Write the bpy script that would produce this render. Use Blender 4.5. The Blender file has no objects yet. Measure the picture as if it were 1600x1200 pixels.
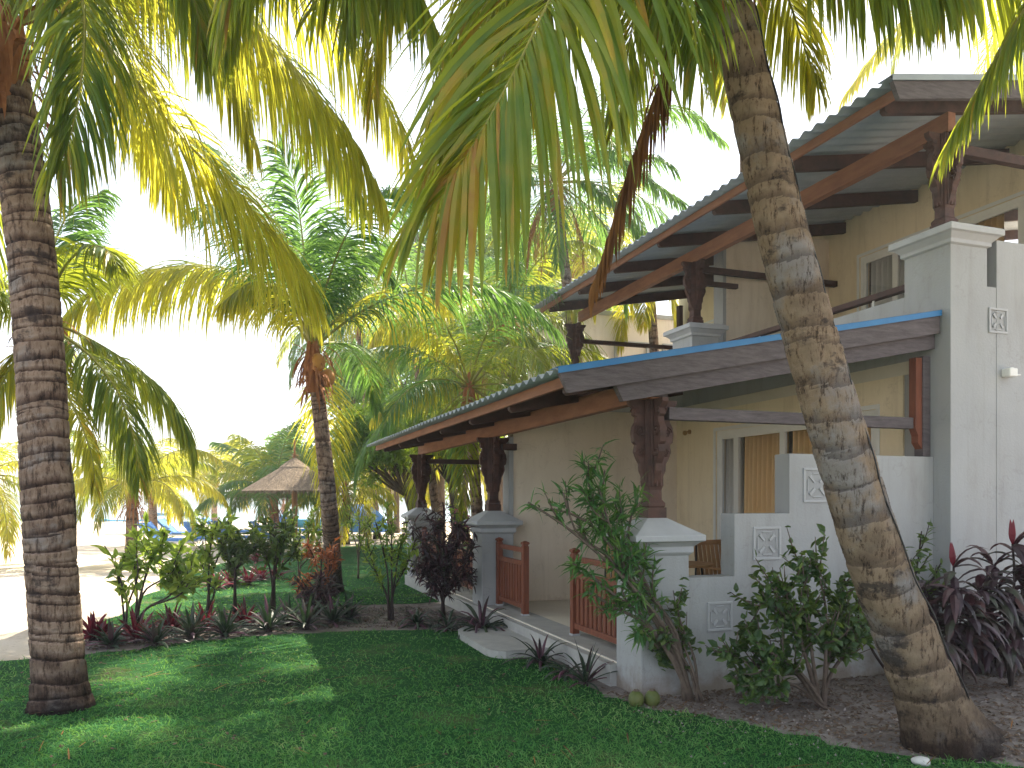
import bpy, bmesh, math, random
import numpy as np
from mathutils import Vector, Matrix
# ---------------------------------------------------------------- camera, sky, sun, exposure
SC = bpy.context.scene
COL = SC.collection
PI = math.pi
F = 1244.0; CX = 800.0; HY = 780.0; EYE = 1.7
cam = bpy.data.cameras.new('camera'); co = bpy.data.objects.new('camera', cam); COL.objects.link(co)
co.location = (0, 0, EYE); co.rotation_euler = (math.radians(90), 0, 0)
cam.sensor_width = 36; cam.lens = 36*F/1600; cam.shift_y = (HY-600)/1600; cam.clip_end = 6000; cam.clip_start = .05
SC.camera = co
SC.render.resolution_x = 1024; SC.render.resolution_y = 768
SUN_AZ = 27.0; SUN_EL = 50.0          # azimuth measured from +Y towards +X
wd = bpy.data.worlds.new('World'); SC.world = wd; wd.use_nodes = True
wn = wd.node_tree.nodes; wl = wd.node_tree.links
bg = wn['Background']; sky = wn.new('ShaderNodeTexSky'); sky.sky_type = 'NISHITA'; sky.sun_disc = False
sky.sun_elevation = math.radians(SUN_EL); sky.sun_rotation = math.radians(SUN_AZ)
sky.dust_density = 1.5; sky.air_density = 1.0; sky.ozone_density = 1.0
sm = wn.new('ShaderNodeMix'); sm.data_type = 'RGBA'; sm.inputs[0].default_value = .5; sm.inputs[7].default_value = (8.8, 9.2, 9.9, 1)   # thin bright cloud veil
wl.new(sky.outputs[0], sm.inputs[6]); wl.new(sm.outputs[2], bg.inputs[0]); bg.inputs[1].default_value = .078
sd = bpy.data.lights.new('sun', 'SUN'); so = bpy.data.objects.new('sun', sd); COL.objects.link(so)
sd.energy = 5.0; sd.angle = math.radians(.5); sd.color = (1, .91, .74)
_az, _el = math.radians(SUN_AZ), math.radians(SUN_EL)
SUNV = Vector((math.sin(_az)*math.cos(_el), math.cos(_az)*math.cos(_el), math.sin(_el)))
so.rotation_euler = SUNV.to_track_quat('Z', 'Y').to_euler()
SC.view_settings.view_transform = 'Standard'; SC.view_settings.look = 'None'
SC.view_settings.exposure = 1.75; SC.view_settings.gamma = 1
SC.cycles.max_bounces = 8; SC.cycles.transparent_max_bounces = 8; SC.cycles.transmission_bounces = 4

rng = np.random.default_rng(7)
Z3 = np.array([0., 0., 1.])
def W(px, py, Y): return np.array([(px-CX)/F*Y, Y, EYE+(HY-py)/F*Y])
def G(px, py, z=0.):                       # ground point seen at a pixel
    Y = (EYE-z)*F/(py-HY); return np.array([(px-CX)/F*Y, Y, z])
def nrm(a): return a/np.maximum(np.linalg.norm(a, axis=-1, keepdims=True), 1e-9)
# ---------------------------------------------------------------- materials
MATS = {}
def newmat(name):
    m = bpy.data.materials.new(name); m.use_nodes = True; MATS[name] = m
    return m, m.node_tree.nodes, m.node_tree.links, m.node_tree.nodes['Principled BSDF']
def ramp(n, l, src, stops):
    r = n.new('ShaderNodeValToRGB'); e = r.color_ramp.elements
    e[0].position, e[0].color = stops[0][0], (*stops[0][1], 1)
    e[1].position, e[1].color = stops[-1][0], (*stops[-1][1], 1)
    for p, c in stops[1:-1]:
        x = e.new(p); x.color = (*c, 1)
    l.new(src, r.inputs[0]); return r.outputs[0]
def noise(n, l, scale, detail=5, rough=.6, stretch=None, coord='Object'):
    tc = n.new('ShaderNodeTexCoord'); t = n.new('ShaderNodeTexNoise')
    t.inputs['Scale'].default_value = scale; t.inputs['Detail'].default_value = detail; t.inputs['Roughness'].default_value = rough
    if stretch:
        mp = n.new('ShaderNodeMapping'); mp.inputs['Scale'].default_value = stretch
        l.new(tc.outputs[coord], mp.inputs[0]); l.new(mp.outputs[0], t.inputs['Vector'])
    else: l.new(tc.outputs[coord], t.inputs['Vector'])
    return t.outputs['Fac']
def mix(n, l, fac, a, b, typ='MIX'):
    m = n.new('ShaderNodeMix'); m.data_type = 'RGBA'; m.blend_type = typ
    for s, v in ((0, fac), (6, a), (7, b)):
        if hasattr(v, 'is_linked'): l.new(v, m.inputs[s])
        elif s == 0: m.inputs[0].default_value = v
        else: m.inputs[s].default_value = (*v, 1)
    return m.outputs[2]
def bump(n, l, b, h, dist=.01, st=.6):
    bp = n.new('ShaderNodeBump'); bp.inputs['Strength'].default_value = st; bp.inputs['Distance'].default_value = dist
    l.new(h, bp.inputs['Height']); l.new(bp.outputs[0], b.inputs['Normal'])
def simple(name, c1, c2, scale=4, rough=.7, bscale=40, bd=.004, stretch=None, metal=0, spec=.3, spread=.25):
    m, n, l, b = newmat(name)
    f = noise(n, l, scale, 6, .65, stretch)
    l.new(ramp(n, l, f, [(.5-spread, c1), (.5+spread, c2)]), b.inputs['Base Color'])
    b.inputs['Roughness'].default_value = rough; b.inputs['Metallic'].default_value = metal
    b.inputs['Specular IOR Level'].default_value = spec
    if bd: bump(n, l, b, noise(n, l, bscale, 6, .7, stretch), bd)
    return m
def leafmat(name, stops, trans=.45, tcol=(.55, .6, .05), rough=.42, spec=.4):
    """leaf: colour from a random value per leaflet + patchy ageing, light passes through"""
    m, n, l, b = newmat(name)
    at = n.new('ShaderNodeAttribute'); at.attribute_name = 'rnd'
    f = noise(n, l, 5, 3)
    ad = n.new('ShaderNodeMath'); ad.operation = 'MULTIPLY_ADD'; l.new(f, ad.inputs[0]); ad.inputs[1].default_value = .7
    l.new(at.outputs['Fac'], ad.inputs[2])
    sb = n.new('ShaderNodeMath'); sb.operation = 'SUBTRACT'; l.new(ad.outputs[0], sb.inputs[0]); sb.inputs[1].default_value = .35
    c = ramp(n, l, sb.outputs[0], stops)
    l.new(c, b.inputs['Base Color']); b.inputs['Roughness'].default_value = rough; b.inputs['Specular IOR Level'].default_value = spec
    tr = n.new('ShaderNodeBsdfTranslucent')
    tc = mix(n, l, .6, c, tcol)
    l.new(tc, tr.inputs[0])
    mx = n.new('ShaderNodeMixShader'); mx.inputs[0].default_value = trans
    out = n['Material Output']; l.new(b.outputs[0], mx.inputs[1]); l.new(tr.outputs[0], mx.inputs[2]); l.new(mx.outputs[0], out.inputs[0])
    return m
# -- leaves
leafmat('palm_leaf', [(0, (.035, .10, .02)), (.42, (.085, .17, .025)), (.66, (.19, .23, .03)), (.84, (.36, .24, .035)), (1, (.30, .13, .03))], .5, (.72, .74, .05))
leafmat('palm_leaf_yellow', [(0, (.07, .14, .018)), (.4, (.17, .24, .025)), (.75, (.42, .38, .04)), (1, (.48, .26, .04))], .6, (1.0, .88, .08))
leafmat('palm_leaf_cool', [(0, (.018, .075, .026)), (.5, (.04, .125, .035)), (.85, (.10, .17, .03)), (1, (.25, .19, .03))], .45, (.35, .6, .09))
leafmat('palm_leaf_dry', [(0, (.10, .05, .03)), (.5, (.20, .10, .04)), (1, (.34, .17, .06))], .2, (.5, .22, .05), .7, .1)
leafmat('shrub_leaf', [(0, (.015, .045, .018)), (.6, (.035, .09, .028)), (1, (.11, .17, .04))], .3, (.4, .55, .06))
leafmat('shrub_leaf_lit', [(0, (.05, .12, .025)), (.6, (.12, .24, .04)), (1, (.30, .36, .07))], .5, (.6, .75, .10))  # paler copy of shrub_leaf with sunlight put into its colour
leafmat('shrub_leaf_purple', [(0, (.022, .018, .026)), (.4, (.05, .022, .035)), (.6, (.035, .05, .03)), (.8, (.06, .03, .04)), (1, (.11, .05, .05))], .15, (.2, .05, .06))
leafmat('shrub_leaf_feathery', [(0, (.02, .08, .025)), (.6, (.045, .15, .04)), (1, (.12, .22, .05))], .3, (.3, .5, .06))
leafmat('red_leaf', [(0, (.03, .012, .02)), (.5, (.075, .01, .022)), (1, (.22, .015, .035))], .25, (.35, .03, .05))
leafmat('orange_leaf', [(0, (.10, .04, .02)), (.5, (.30, .08, .03)), (1, (.45, .16, .04))], .3, (.7, .2, .05))
leafmat('dark_rosette_leaf', [(0, (.015, .03, .022)), (.55, (.035, .06, .035)), (.8, (.06, .03, .05)), (1, (.12, .04, .07))], .15, (.1, .2, .06))
leafmat('tree_leaf', [(0, (.03, .10, .02)), (.6, (.07, .18, .03)), (1, (.2, .28, .04))], .5, (.55, .7, .06))
leafmat('tree_leaf_blue', [(0, (.03, .11, .05)), (.6, (.07, .19, .07)), (1, (.16, .28, .07))], .5, (.4, .7, .14))
leafmat('grass_blade', [(0, (.02, .11, .03)), (.4, (.042, .19, .05)), (.65, (.095, .27, .075)), (.9, (.24, .38, .13)), (1, (.44, .44, .22))], .35, (.35, .6, .10), .6, .15)
leafmat('flower_petal', [(0, (.6, .05, .25)), (1, (.8, .25, .45))], .3, (.9, .2, .4))
simple('palm_stalk', (.14, .17, .03), (.30, .26, .06), 6, .5, bd=.002)
simple('palm_stalk_dry', (.12, .06, .03), (.28, .15, .06), 6, .8, bd=.002)
simple('twig', (.07, .05, .045), (.17, .13, .10), 20, .8, bd=.002)
simple('twig_dark', (.025, .018, .02), (.06, .04, .035), 20, .8, bd=.002)
def trunkmat(name, light, mid, dark, cscale=26, band=0., cracks=(.36, .44, .52), lo=1.06, hi=1.22):
    m, n, l, b = newmat(name)
    at = n.new('ShaderNodeAttribute'); at.attribute_name = 'scar'; ph = n.new('ShaderNodeAttribute'); ph.attribute_name = 'phase'
    cr = noise(n, l, cscale, 6, .75, (1, 1, .25)); pt = noise(n, l, 3.2, 5, .6)
    base = ramp(n, l, pt, [(.3, mid), (.5, light), (.68, mid)])
    base = mix(n, l, ramp(n, l, noise(n, l, 1.7, 6, .65), [(.54, (0, 0, 0)), (.64, (.75, .75, .75))]), base, (.24, .24, .25))       # grey lichen
    base = mix(n, l, .85, base, ramp(n, l, cr, [(cracks[0], dark), (cracks[1], (.55, .48, .45)), (cracks[2], (1, 1, 1)), (.8, (1.0, 1.0, 1.0))]), 'MULTIPLY')
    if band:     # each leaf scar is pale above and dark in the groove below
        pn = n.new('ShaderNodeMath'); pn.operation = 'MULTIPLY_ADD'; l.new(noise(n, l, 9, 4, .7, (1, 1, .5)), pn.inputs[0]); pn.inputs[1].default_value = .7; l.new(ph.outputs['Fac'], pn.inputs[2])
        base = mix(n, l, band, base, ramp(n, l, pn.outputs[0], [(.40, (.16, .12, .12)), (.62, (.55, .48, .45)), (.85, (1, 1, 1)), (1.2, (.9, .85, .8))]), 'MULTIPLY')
    base = mix(n, l, ramp(n, l, noise(n, l, 3.1, 5, .7, (1, 1, 1.6)), [(.56, (0, 0, 0)), (.64, (.8, .8, .8))]), base, dark)       # soot-dark patches
    big = n.new('ShaderNodeMath'); big.operation = 'MULTIPLY_ADD'; l.new(noise(n, l, 2.6, 3, .6), big.inputs[0]); big.inputs[1].default_value = 1.0
    ad = n.new('ShaderNodeMath'); ad.operation = 'MULTIPLY_ADD'; l.new(noise(n, l, 26, 6, .8), ad.inputs[0]); ad.inputs[1].default_value = .9
    l.new(at.outputs['Fac'], big.inputs[2]); l.new(big.outputs[0], ad.inputs[2])
    fac = ramp(n, l, ad.outputs[0], [(lo, (0, 0, 0)), (hi, (1, 1, 1))])
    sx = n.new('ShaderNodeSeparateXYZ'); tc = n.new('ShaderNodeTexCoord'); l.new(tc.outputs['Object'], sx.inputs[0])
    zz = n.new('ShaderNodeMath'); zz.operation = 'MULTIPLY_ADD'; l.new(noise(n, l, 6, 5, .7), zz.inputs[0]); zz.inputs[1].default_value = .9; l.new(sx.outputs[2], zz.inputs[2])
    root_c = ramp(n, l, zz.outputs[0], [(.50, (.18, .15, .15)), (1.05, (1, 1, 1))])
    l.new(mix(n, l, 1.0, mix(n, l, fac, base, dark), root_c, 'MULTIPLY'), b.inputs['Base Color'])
    b.inputs['Roughness'].default_value = .82; b.inputs['Specular IOR Level'].default_value = .2
    bump(n, l, b, cr, .02, .9)
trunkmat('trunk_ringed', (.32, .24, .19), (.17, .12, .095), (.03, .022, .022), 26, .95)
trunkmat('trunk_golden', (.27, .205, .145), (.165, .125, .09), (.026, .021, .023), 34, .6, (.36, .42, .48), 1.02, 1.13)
simple('bark', (.05, .035, .03), (.16, .12, .09), 12, .9, bd=.01, stretch=(1, 1, .3))
simple('fibre', (.20, .07, .03), (.42, .18, .07), 30, .9, bd=.004, stretch=(1, 1, .2))
# -- building
def stucco(name, c1, c2):
    m, n, l, b = newmat(name)
    base = ramp(n, l, noise(n, l, .9, 6, .6), [(.3, c1), (.7, c2)])
    st = ramp(n, l, noise(n, l, 2.5, 6, .7, (1, 1, .25)), [(.25, (.62, .58, .52)), (.42, (.9, .88, .86)), (.55, (1, 1, 1))])
    sx = n.new('ShaderNodeSeparateXYZ'); tc = n.new('ShaderNodeTexCoord'); l.new(tc.outputs['Object'], sx.inputs[0])
    md = n.new('ShaderNodeMath'); md.operation = 'MULTIPLY_ADD'; l.new(noise(n, l, 5, 5, .7), md.inputs[0]); md.inputs[1].default_value = .55; l.new(sx.outputs[2], md.inputs[2])
    splash = ramp(n, l, md.outputs[0], [(.3, (.62, .52, .44)), (.52, (1, 1, 1))])     # splashed soil at the foot of the wall
    run = ramp(n, l, noise(n, l, 5.5, 6, .75, (1, 1, .07)), [(.30, (.70, .67, .62)), (.46, (1, 1, 1))])
    vo = n.new('ShaderNodeTexVoronoi'); vo.feature = 'DISTANCE_TO_EDGE'; vo.inputs['Scale'].default_value = 1.1; tv = n.new('ShaderNodeTexCoord'); nz = n.new('ShaderNodeTexNoise'); nz.inputs['Scale'].default_value = 2.5; nz.inputs['Detail'].default_value = 6
    l.new(tv.outputs['Object'], nz.inputs['Vector']); l.new(nz.outputs['Color'], vo.inputs['Vector'])
    crk = ramp(n, l, vo.outputs['Distance'], [(.0, (.62, .58, .55)), (.006, (1, 1, 1))])
    c = mix(n, l, .6, base, st, 'MULTIPLY'); c = mix(n, l, .45, c, run, 'MULTIPLY'); c = mix(n, l, .35, c, crk, 'MULTIPLY'); c = mix(n, l, 1.0, c, splash, 'MULTIPLY')
    l.new(c, b.inputs['Base Color']); b.inputs['Roughness'].default_value = .85; b.inputs['Specular IOR Level'].default_value = .2
    bump(n, l, b, noise(n, l, 45, 5, .6), .006, .5)
stucco('stucco_white', (.34, .35, .365), (.40, .41, .42))
stucco('stucco_cream', (.80, .68, .48), (.88, .76, .56))
stucco('stucco_pink', (.86, .76, .68), (.90, .82, .75))
stucco('stucco_warm_shade', (.70, .60, .48), (.78, .68, .56))  # white stucco of the party walls, warm shade mixed into its colour
simple('cap_paint', (.38, .39, .41), (.46, .47, .49), 6, .7, bd=.003)
simple('floor_tile', (.62, .56, .46), (.72, .66, .56), 3, .5, bd=.001)
simple('step_stone', (.30, .30, .30), (.45, .44, .42), 5, .7, bd=.003)
simple('timber_grey', (.06, .05, .055), (.15, .13, .14), 6, .75, 18, .006, (1, 1, 6))
simple('timber_brown', (.17, .075, .045), (.34, .16, .095), 4, .7, 14, .005, (3, .6, 3))
simple('timber_dark', (.035, .022, .020), (.095, .05, .04), 8, .7, 18, .004)
simple('timber_red', (.12, .035, .022), (.25, .085, .045), 7, .55, 18, .003, (5, 5, .5))
simple('timber_carved', (.03, .018, .016), (.11, .052, .04), 9, .6, 40, .004)
simple('metal_sheet', (.24, .28, .33), (.36, .40, .44), 3, .45, bd=0, spec=.5)
simple('metal_sheet_blue', (.01, .13, .34), (.03, .19, .42), 3, .5, bd=0, spec=.5)
simple('white_frame', (.70, .70, .68), (.80, .80, .78), 3, .35, bd=0)
simple('curtain_orange', (.85, .55, .22), (.95, .70, .36), 3, .9, bd=.002, stretch=(1, 1, .1))
simple('curtain_white', (.60, .60, .60), (.75, .75, .74), 3, .9, bd=.002, stretch=(1, 1, .1))
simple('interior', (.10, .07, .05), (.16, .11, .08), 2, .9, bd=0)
simple('brass', (.40, .26, .12), (.55, .36, .16), 9, .35, bd=0, metal=.9)
simple('black_metal', (.02, .02, .022), (.04, .04, .04), 9, .4, bd=0)
simple('cable_rubber', (.012, .012, .015), (.03, .03, .03), 9, .5, bd=0)
simple('cushion_tan', (.46, .28, .13), (.60, .40, .21), 18, .9, bd=.003)
simple('coconut_green', (.05, .08, .02), (.13, .14, .04), 8, .5, bd=.002)
simple('coconut_orange', (.35, .15, .03), (.5, .24, .05), 8, .5, bd=.002)
simple('pale_rock', (.40, .40, .38), (.62, .62, .60), 12, .8, bd=.01)
simple('dry_litter', (.045, .032, .024), (.17, .115, .08), 30, .9, bd=0)
simple('grit', (.16, .13, .12), (.38, .34, .32), 9, .9, bd=0)
simple('thatch', (.10, .075, .055), (.33, .25, .18), 22, .95, 60, .01, (1, 1, .25))
simple('pole_wood', (.30, .16, .07), (.48, .28, .13), 9, .8, bd=.004, stretch=(1, 1, .2))
simple('blue_fabric', (.06, .18, .48), (.10, .26, .60), 9, .8, bd=0)
simple('blue_paint', (.03, .25, .45), (.06, .4, .6), 9, .4, bd=0)
simple('skin', (.25, .13, .08), (.32, .17, .11), 9, .6, bd=0)
simple('swim_cloth', (.03, .05, .12), (.06, .08, .2), 9, .8, bd=0)
simple('hill_green', (.02, .07, .10), (.05, .13, .15), .05, .95, bd=0)
m, n, l, b = newmat('glass')
b.inputs['Base Color'].default_value = (.8, .85, .85, 1); b.inputs['Roughness'].default_value = .03
tr = n.new('ShaderNodeBsdfTransparent'); gl = n.new('ShaderNodeBsdfGlossy'); gl.inputs['Roughness'].default_value = .03
fr = n.new('ShaderNodeLayerWeight'); fr.inputs[0].default_value = .3
pw = n.new('ShaderNodeMath'); pw.operation = 'MULTIPLY_ADD'; l.new(fr.outputs[1], pw.inputs[0]); pw.inputs[1].default_value = .22; pw.inputs[2].default_value = .03
mx = n.new('ShaderNodeMixShader'); l.new(pw.outputs[0], mx.inputs[0]); l.new(tr.outputs[0], mx.inputs[1]); l.new(gl.outputs[0], mx.inputs[2])
l.new(mx.outputs[0], n['Material Output'].inputs[0]); n.remove(b)
# -- ground
m, n, l, b = newmat('sand')
c = ramp(n, l, noise(n, l, .7, 8, .65), [(.3, (.50, .41, .32)), (.55, (.64, .55, .45)), (.8, (.70, .62, .53))])
sp = ramp(n, l, noise(n, l, 9, 6, .75), [(.30, (.45, .38, .30)), (.42, (1, 1, 1))])
l.new(mix(n, l, .8, c, sp, 'MULTIPLY'), b.inputs['Base Color']); b.inputs['Roughness'].default_value = .95; b.inputs['Specular IOR Level'].default_value = .1
bump(n, l, b, noise(n, l, 5, 10, .75), .09, .8)
m, n, l, b = newmat('soil')
c = ramp(n, l, noise(n, l, 2.5, 8, .7), [(.3, (.11, .085, .075)), (.5, (.21, .175, .16)), (.72, (.36, .33, .31))])
l.new(c, b.inputs['Base Color']); b.inputs['Roughness'].default_value = .95; bump(n, l, b, noise(n, l, 14, 10, .8), .05, .9)
m, n, l, b = newmat('turf')
c = ramp(n, l, noise(n, l, 1.1, 7, .65), [(.3, (.012, .06, .016)), (.55, (.025, .10, .026)), (.68, (.09, .12, .045)), (.84, (.24, .20, .12))])
l.new(c, b.inputs['Base Color']); b.inputs['Roughness'].default_value = .95; b.inputs['Specular IOR Level'].default_value = .1
bump(n, l, b, noise(n, l, 60, 8, .8), .03, .9)
m, n, l, b = newmat('sea')
b.inputs['Base Color'].default_value = (.06, .22, .28, 1); b.inputs['Roughness'].default_value = .12
bump(n, l, b, noise(n, l, 1.2, 5, .6, (1, .35, 1)), .12, .6)
# ---------------------------------------------------------------- object helpers
def tag(o, label=None, cat=None, group=None, kind=None):
    if label: o['label'] = label
    if cat: o['category'] = cat
    if group: o['group'] = group
    if kind: o['kind'] = kind
    return o
def empty(name, loc=(0, 0, 0), rz=0, label=None, cat=None, group=None):
    o = bpy.data.objects.new(name, None); COL.objects.link(o); o.location = loc; o.rotation_euler = (0, 0, rz)
    o.empty_display_size = .2
    return tag(o, label, cat, group)
class MB:
    """collects numpy geometry; build() links it as one mesh object"""
    def __init__(s): s.V = []; s.F4 = []; s.F3 = []; s.A = {}; s.n = 0
    def add(s, V, F4=None, F3=None, **attrs):
        V = np.asarray(V, float).reshape(-1, 3)
        if F4 is not None and len(F4): s.F4.append(np.asarray(F4, int)+s.n)
        if F3 is not None and len(F3): s.F3.append(np.asarray(F3, int)+s.n)
        for k in set(list(attrs)+list(s.A)):
            s.A.setdefault(k, [np.zeros(s.n)] if s.n else [])
            a = attrs.get(k); s.A[k].append(np.zeros(len(V)) if a is None else np.asarray(a, float).reshape(-1))
        s.V.append(V); s.n += len(V); return s
    def box(s, x0, x1, y0, y1, z0, z1):
        V = [(x, y, z) for z in (z0, z1) for y in (y0, y1) for x in (x0, x1)]
        return s.add(V, [(0, 2, 3, 1), (4, 5, 7, 6), (0, 1, 5, 4), (2, 6, 7, 3), (0, 4, 6, 2), (1, 3, 7, 5)])
    def hexa(s, P):      # 8 points: bottom ring 4, top ring 4
        return s.add(P, [(3, 2, 1, 0), (4, 5, 6, 7), (0, 1, 5, 4), (1, 2, 6, 5), (2, 3, 7, 6), (3, 0, 4, 7)])
    def prism(s, out, axis, t0, t1):
        """2-D outline (list of (p,q)) extruded along an axis: axis 0 -> (y,z), axis 1 -> (x,z), axis 2 -> (x,y)"""
        n = len(out); V = []
        for t in (t0, t1):
            for p, q in out: V.append((t, p, q) if axis == 0 else (p, t, q) if axis == 1 else (p, q, t))
        F3 = []; F4 = [(i, (i+1) % n, n+(i+1) % n, n+i) for i in range(n)]
        from mathutils.geometry import tessellate_polygon
        for tri in tessellate_polygon([[Vector((p, q, 0)) for p, q in out]]):
            F3.append(tuple(tri)); F3.append(tuple(n+k for k in reversed(tri)))
        return s.add(V, F4, F3)
    def lathe(s, prof, cx=0, cy=0, seg=20):
        V = []; n = len(prof)
        for r, z in prof:
            for k in range(seg):
                a = 2*PI*k/seg; V.append((cx+r*math.cos(a), cy+r*math.sin(a), z))
        F4 = [(i*seg+k, i*seg+(k+1) % seg, (i+1)*seg+(k+1) % seg, (i+1)*seg+k) for i in range(n-1) for k in range(seg)]
        return s.add(V, F4)
    def sqlathe(s, prof, x0, x1, y0, y1):
        """square profile round a rectangular shaft: prof = (outset, z)"""
        V = []; n = len(prof)
        for o, z in prof: V += [(x0-o, y0-o, z), (x1+o, y0-o, z), (x1+o, y1+o, z), (x0-o, y1+o, z)]
        F4 = [(i*4+k, i*4+(k+1) % 4, (i+1)*4+(k+1) % 4, (i+1)*4+k) for i in range(n-1) for k in range(4)]
        F4 += [(3, 2, 1, 0), tuple((n-1)*4+k for k in range(4))]
        return s.add(V, F4)
    def tube(s, P, R, seg=8, cap=True, **at):
        P = np.asarray(P, float); R = np.broadcast_to(np.asarray(R, float), (len(P),))
        T = nrm(np.gradient(P, axis=0)); ref = np.array([1., 0, 0]) if abs(T[:, 0]).mean() < .8 else np.array([0, 1., 0])
        A = nrm(np.cross(T, ref)); B = np.cross(T, A)
        th = np.arange(seg)*2*PI/seg
        V = P[:, None]+R[:, None, None]*(np.cos(th)[None, :, None]*A[:, None]+np.sin(th)[None, :, None]*B[:, None])
        n = len(P); i, k = np.meshgrid(np.arange(n-1), np.arange(seg), indexing='ij'); i = i.ravel(); k = k.ravel(); k2 = (k+1) % seg
        F4 = np.stack([i*seg+k, i*seg+k2, (i+1)*seg+k2, (i+1)*seg+k], 1)
        V = V.reshape(-1, 3); F3 = None
        if cap:
            V = np.vstack([V, P[0], P[-1]]); a = np.arange(seg); b2 = (a+1) % seg
            F3 = np.vstack([np.stack([b2, a, np.full(seg, n*seg)], 1), np.stack([(n-1)*seg+a, (n-1)*seg+b2, np.full(seg, n*seg+1)], 1)])
        return s.add(V, F4, F3, **at)
    def bar(s, p, q, w, h):
        """rectangular bar from p to q, w across (horizontal), h high"""
        p = np.array(p, float); q = np.array(q, float); t = nrm(q-p); sd_ = np.cross(t, Z3)
        sd_ = nrm(sd_) if np.linalg.norm(sd_) > 1e-4 else np.array([1., 0, 0]); up = np.cross(sd_, t)
        o = [-sd_*w/2-up*h/2, sd_*w/2-up*h/2, sd_*w/2+up*h/2, -sd_*w/2+up*h/2]
        return s.hexa([p+k for k in o]+[q+k for k in o])
    def ball(s, c, r, seg=12, sz=1.0, jit=0):
        V = []; 
        for i in range(seg//2+1):
            ph = PI*i/(seg//2)
            for k in range(seg):
                a = 2*PI*k/seg; rr = r*(1+jit*random.uniform(-1, 1))
                V.append((c[0]+rr*math.sin(ph)*math.cos(a), c[1]+rr*math.sin(ph)*math.sin(a), c[2]+rr*sz*math.cos(ph)))
        F4 = [(i*seg+k, (i+1)*seg+k, (i+1)*seg+(k+1) % seg, i*seg+(k+1) % seg) for i in range(seg//2) for k in range(seg)]
        return s.add(V, F4)
    def build(s, name, mat, parent=None, smooth=False, origin=None, bevel=0):
        me = bpy.data.meshes.new(name); V = np.vstack(s.V)
        if origin is not None: V = V-np.asarray(origin)
        n4 = np.vstack(s.F4) if s.F4 else np.zeros((0, 4), int); n3 = np.vstack(s.F3) if s.F3 else np.zeros((0, 3), int)
        me.vertices.add(len(V)); me.vertices.foreach_set('co', V.ravel())
        loops = np.concatenate([n4.ravel(), n3.ravel()]); tot = np.concatenate([np.full(len(n4), 4), np.full(len(n3), 3)])
        me.loops.add(len(loops)); me.loops.foreach_set('vertex_index', loops)
        me.polygons.add(len(tot)); me.polygons.foreach_set('loop_start', np.concatenate([[0], np.cumsum(tot)[:-1]]).astype(int)); me.polygons.foreach_set('loop_total', tot)
        me.polygons.foreach_set('use_smooth', np.full(len(tot), bool(smooth)))
        me.update(calc_edges=True); me.validate()
        for k, a in s.A.items():
            at = me.attributes.new(k, 'FLOAT', 'POINT'); at.data.foreach_set('value', np.concatenate(a).astype(np.float32))
        me.materials.append(MATS[mat])
        o = bpy.data.objects.new(name, me); COL.objects.link(o)
        if parent: o.parent = parent
        if origin is not None and not parent: o.location = origin
        if bevel:
            md = o.modifiers.new('bevel', 'BEVEL'); md.width = bevel; md.segments = 2; md.limit_method = 'ANGLE'; md.angle_limit = .6
        return o
LEAF = np.array([.25, .85, 1, .8, .5, .05])
STRAP = np.array([.7, 1, 1, .85, .6, .04])
def prof(p, S): return np.interp(np.linspace(0, 1, S+1), np.linspace(0, 1, len(p)), p)
def ribbons(mb, P, D, Wv, L, Wd, droop, S=4, shape=LEAF, fold=0., rnd=None, r=rng):
    """many blades at once: roots P, directions D, width vectors Wv, lengths, widths, droop (down-pull per blade)"""
    N = len(P); L = np.broadcast_to(L, (N,)); Wd = np.broadcast_to(Wd, (N,)); droop = np.broadcast_to(droop, (N,))
    if rnd is None: rnd = r.random(N)
    pr = prof(shape, S); d = nrm(np.asarray(D, float)); p = np.asarray(P, float).copy(); pts = [p.copy()]; dirs = [d]
    for k in range(S):
        d = nrm(d-Z3*(droop/S*(1+k/S))[:, None]); p = p+d*(L/S)[:, None]; pts.append(p.copy()); dirs.append(d)
    pts = np.stack(pts, 1); dirs = np.stack(dirs, 1)
    w = np.asarray(Wv)[:, None]-np.sum(np.asarray(Wv)[:, None]*dirs, -1, keepdims=True)*dirs; w = nrm(w)
    hw = (Wd[:, None]*pr[None]/2)[..., None]
    if fold:
        nn = np.cross(dirs, w); mid = pts-nn*hw*fold
        V = np.stack([pts-w*hw, mid, pts+w*hw], 2).reshape(-1, 3); c = 3
    else: V = np.stack([pts-w*hw, pts+w*hw], 2).reshape(-1, 3); c = 2
    i, k = np.meshgrid(np.arange(N), np.arange(S), indexing='ij'); b0 = (i*(S+1)*c+k*c).ravel()
    F = [np.stack([b0+j, b0+j+1, b0+j+1+c, b0+j+c], 1) for j in range(c-1)]
    mb.add(V, np.vstack(F), None, rnd=np.repeat(rnd, (S+1)*c))
    return pts
def spline(P, n):
    P = np.asarray(P, float); Q = np.vstack([2*P[0]-P[1], P, 2*P[-1]-P[-2]]); m_ = len(P)-1
    seg = np.linalg.norm(np.diff(P, axis=0), axis=1); cum = np.concatenate([[0], np.cumsum(seg)])
    out = []
    for u in np.linspace(0, cum[-1], n):
        i = min(np.searchsorted(cum, u, 'right')-1, m_-1); t = (u-cum[i])/seg[i]; a, b_, c, d = Q[i:i+4]
        out.append(.5*((2*b_)+(-a+c)*t+(2*a-5*b_+4*c-d)*t*t+(-a+3*b_-3*c+d)*t**3))
    return np.array(out)
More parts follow.
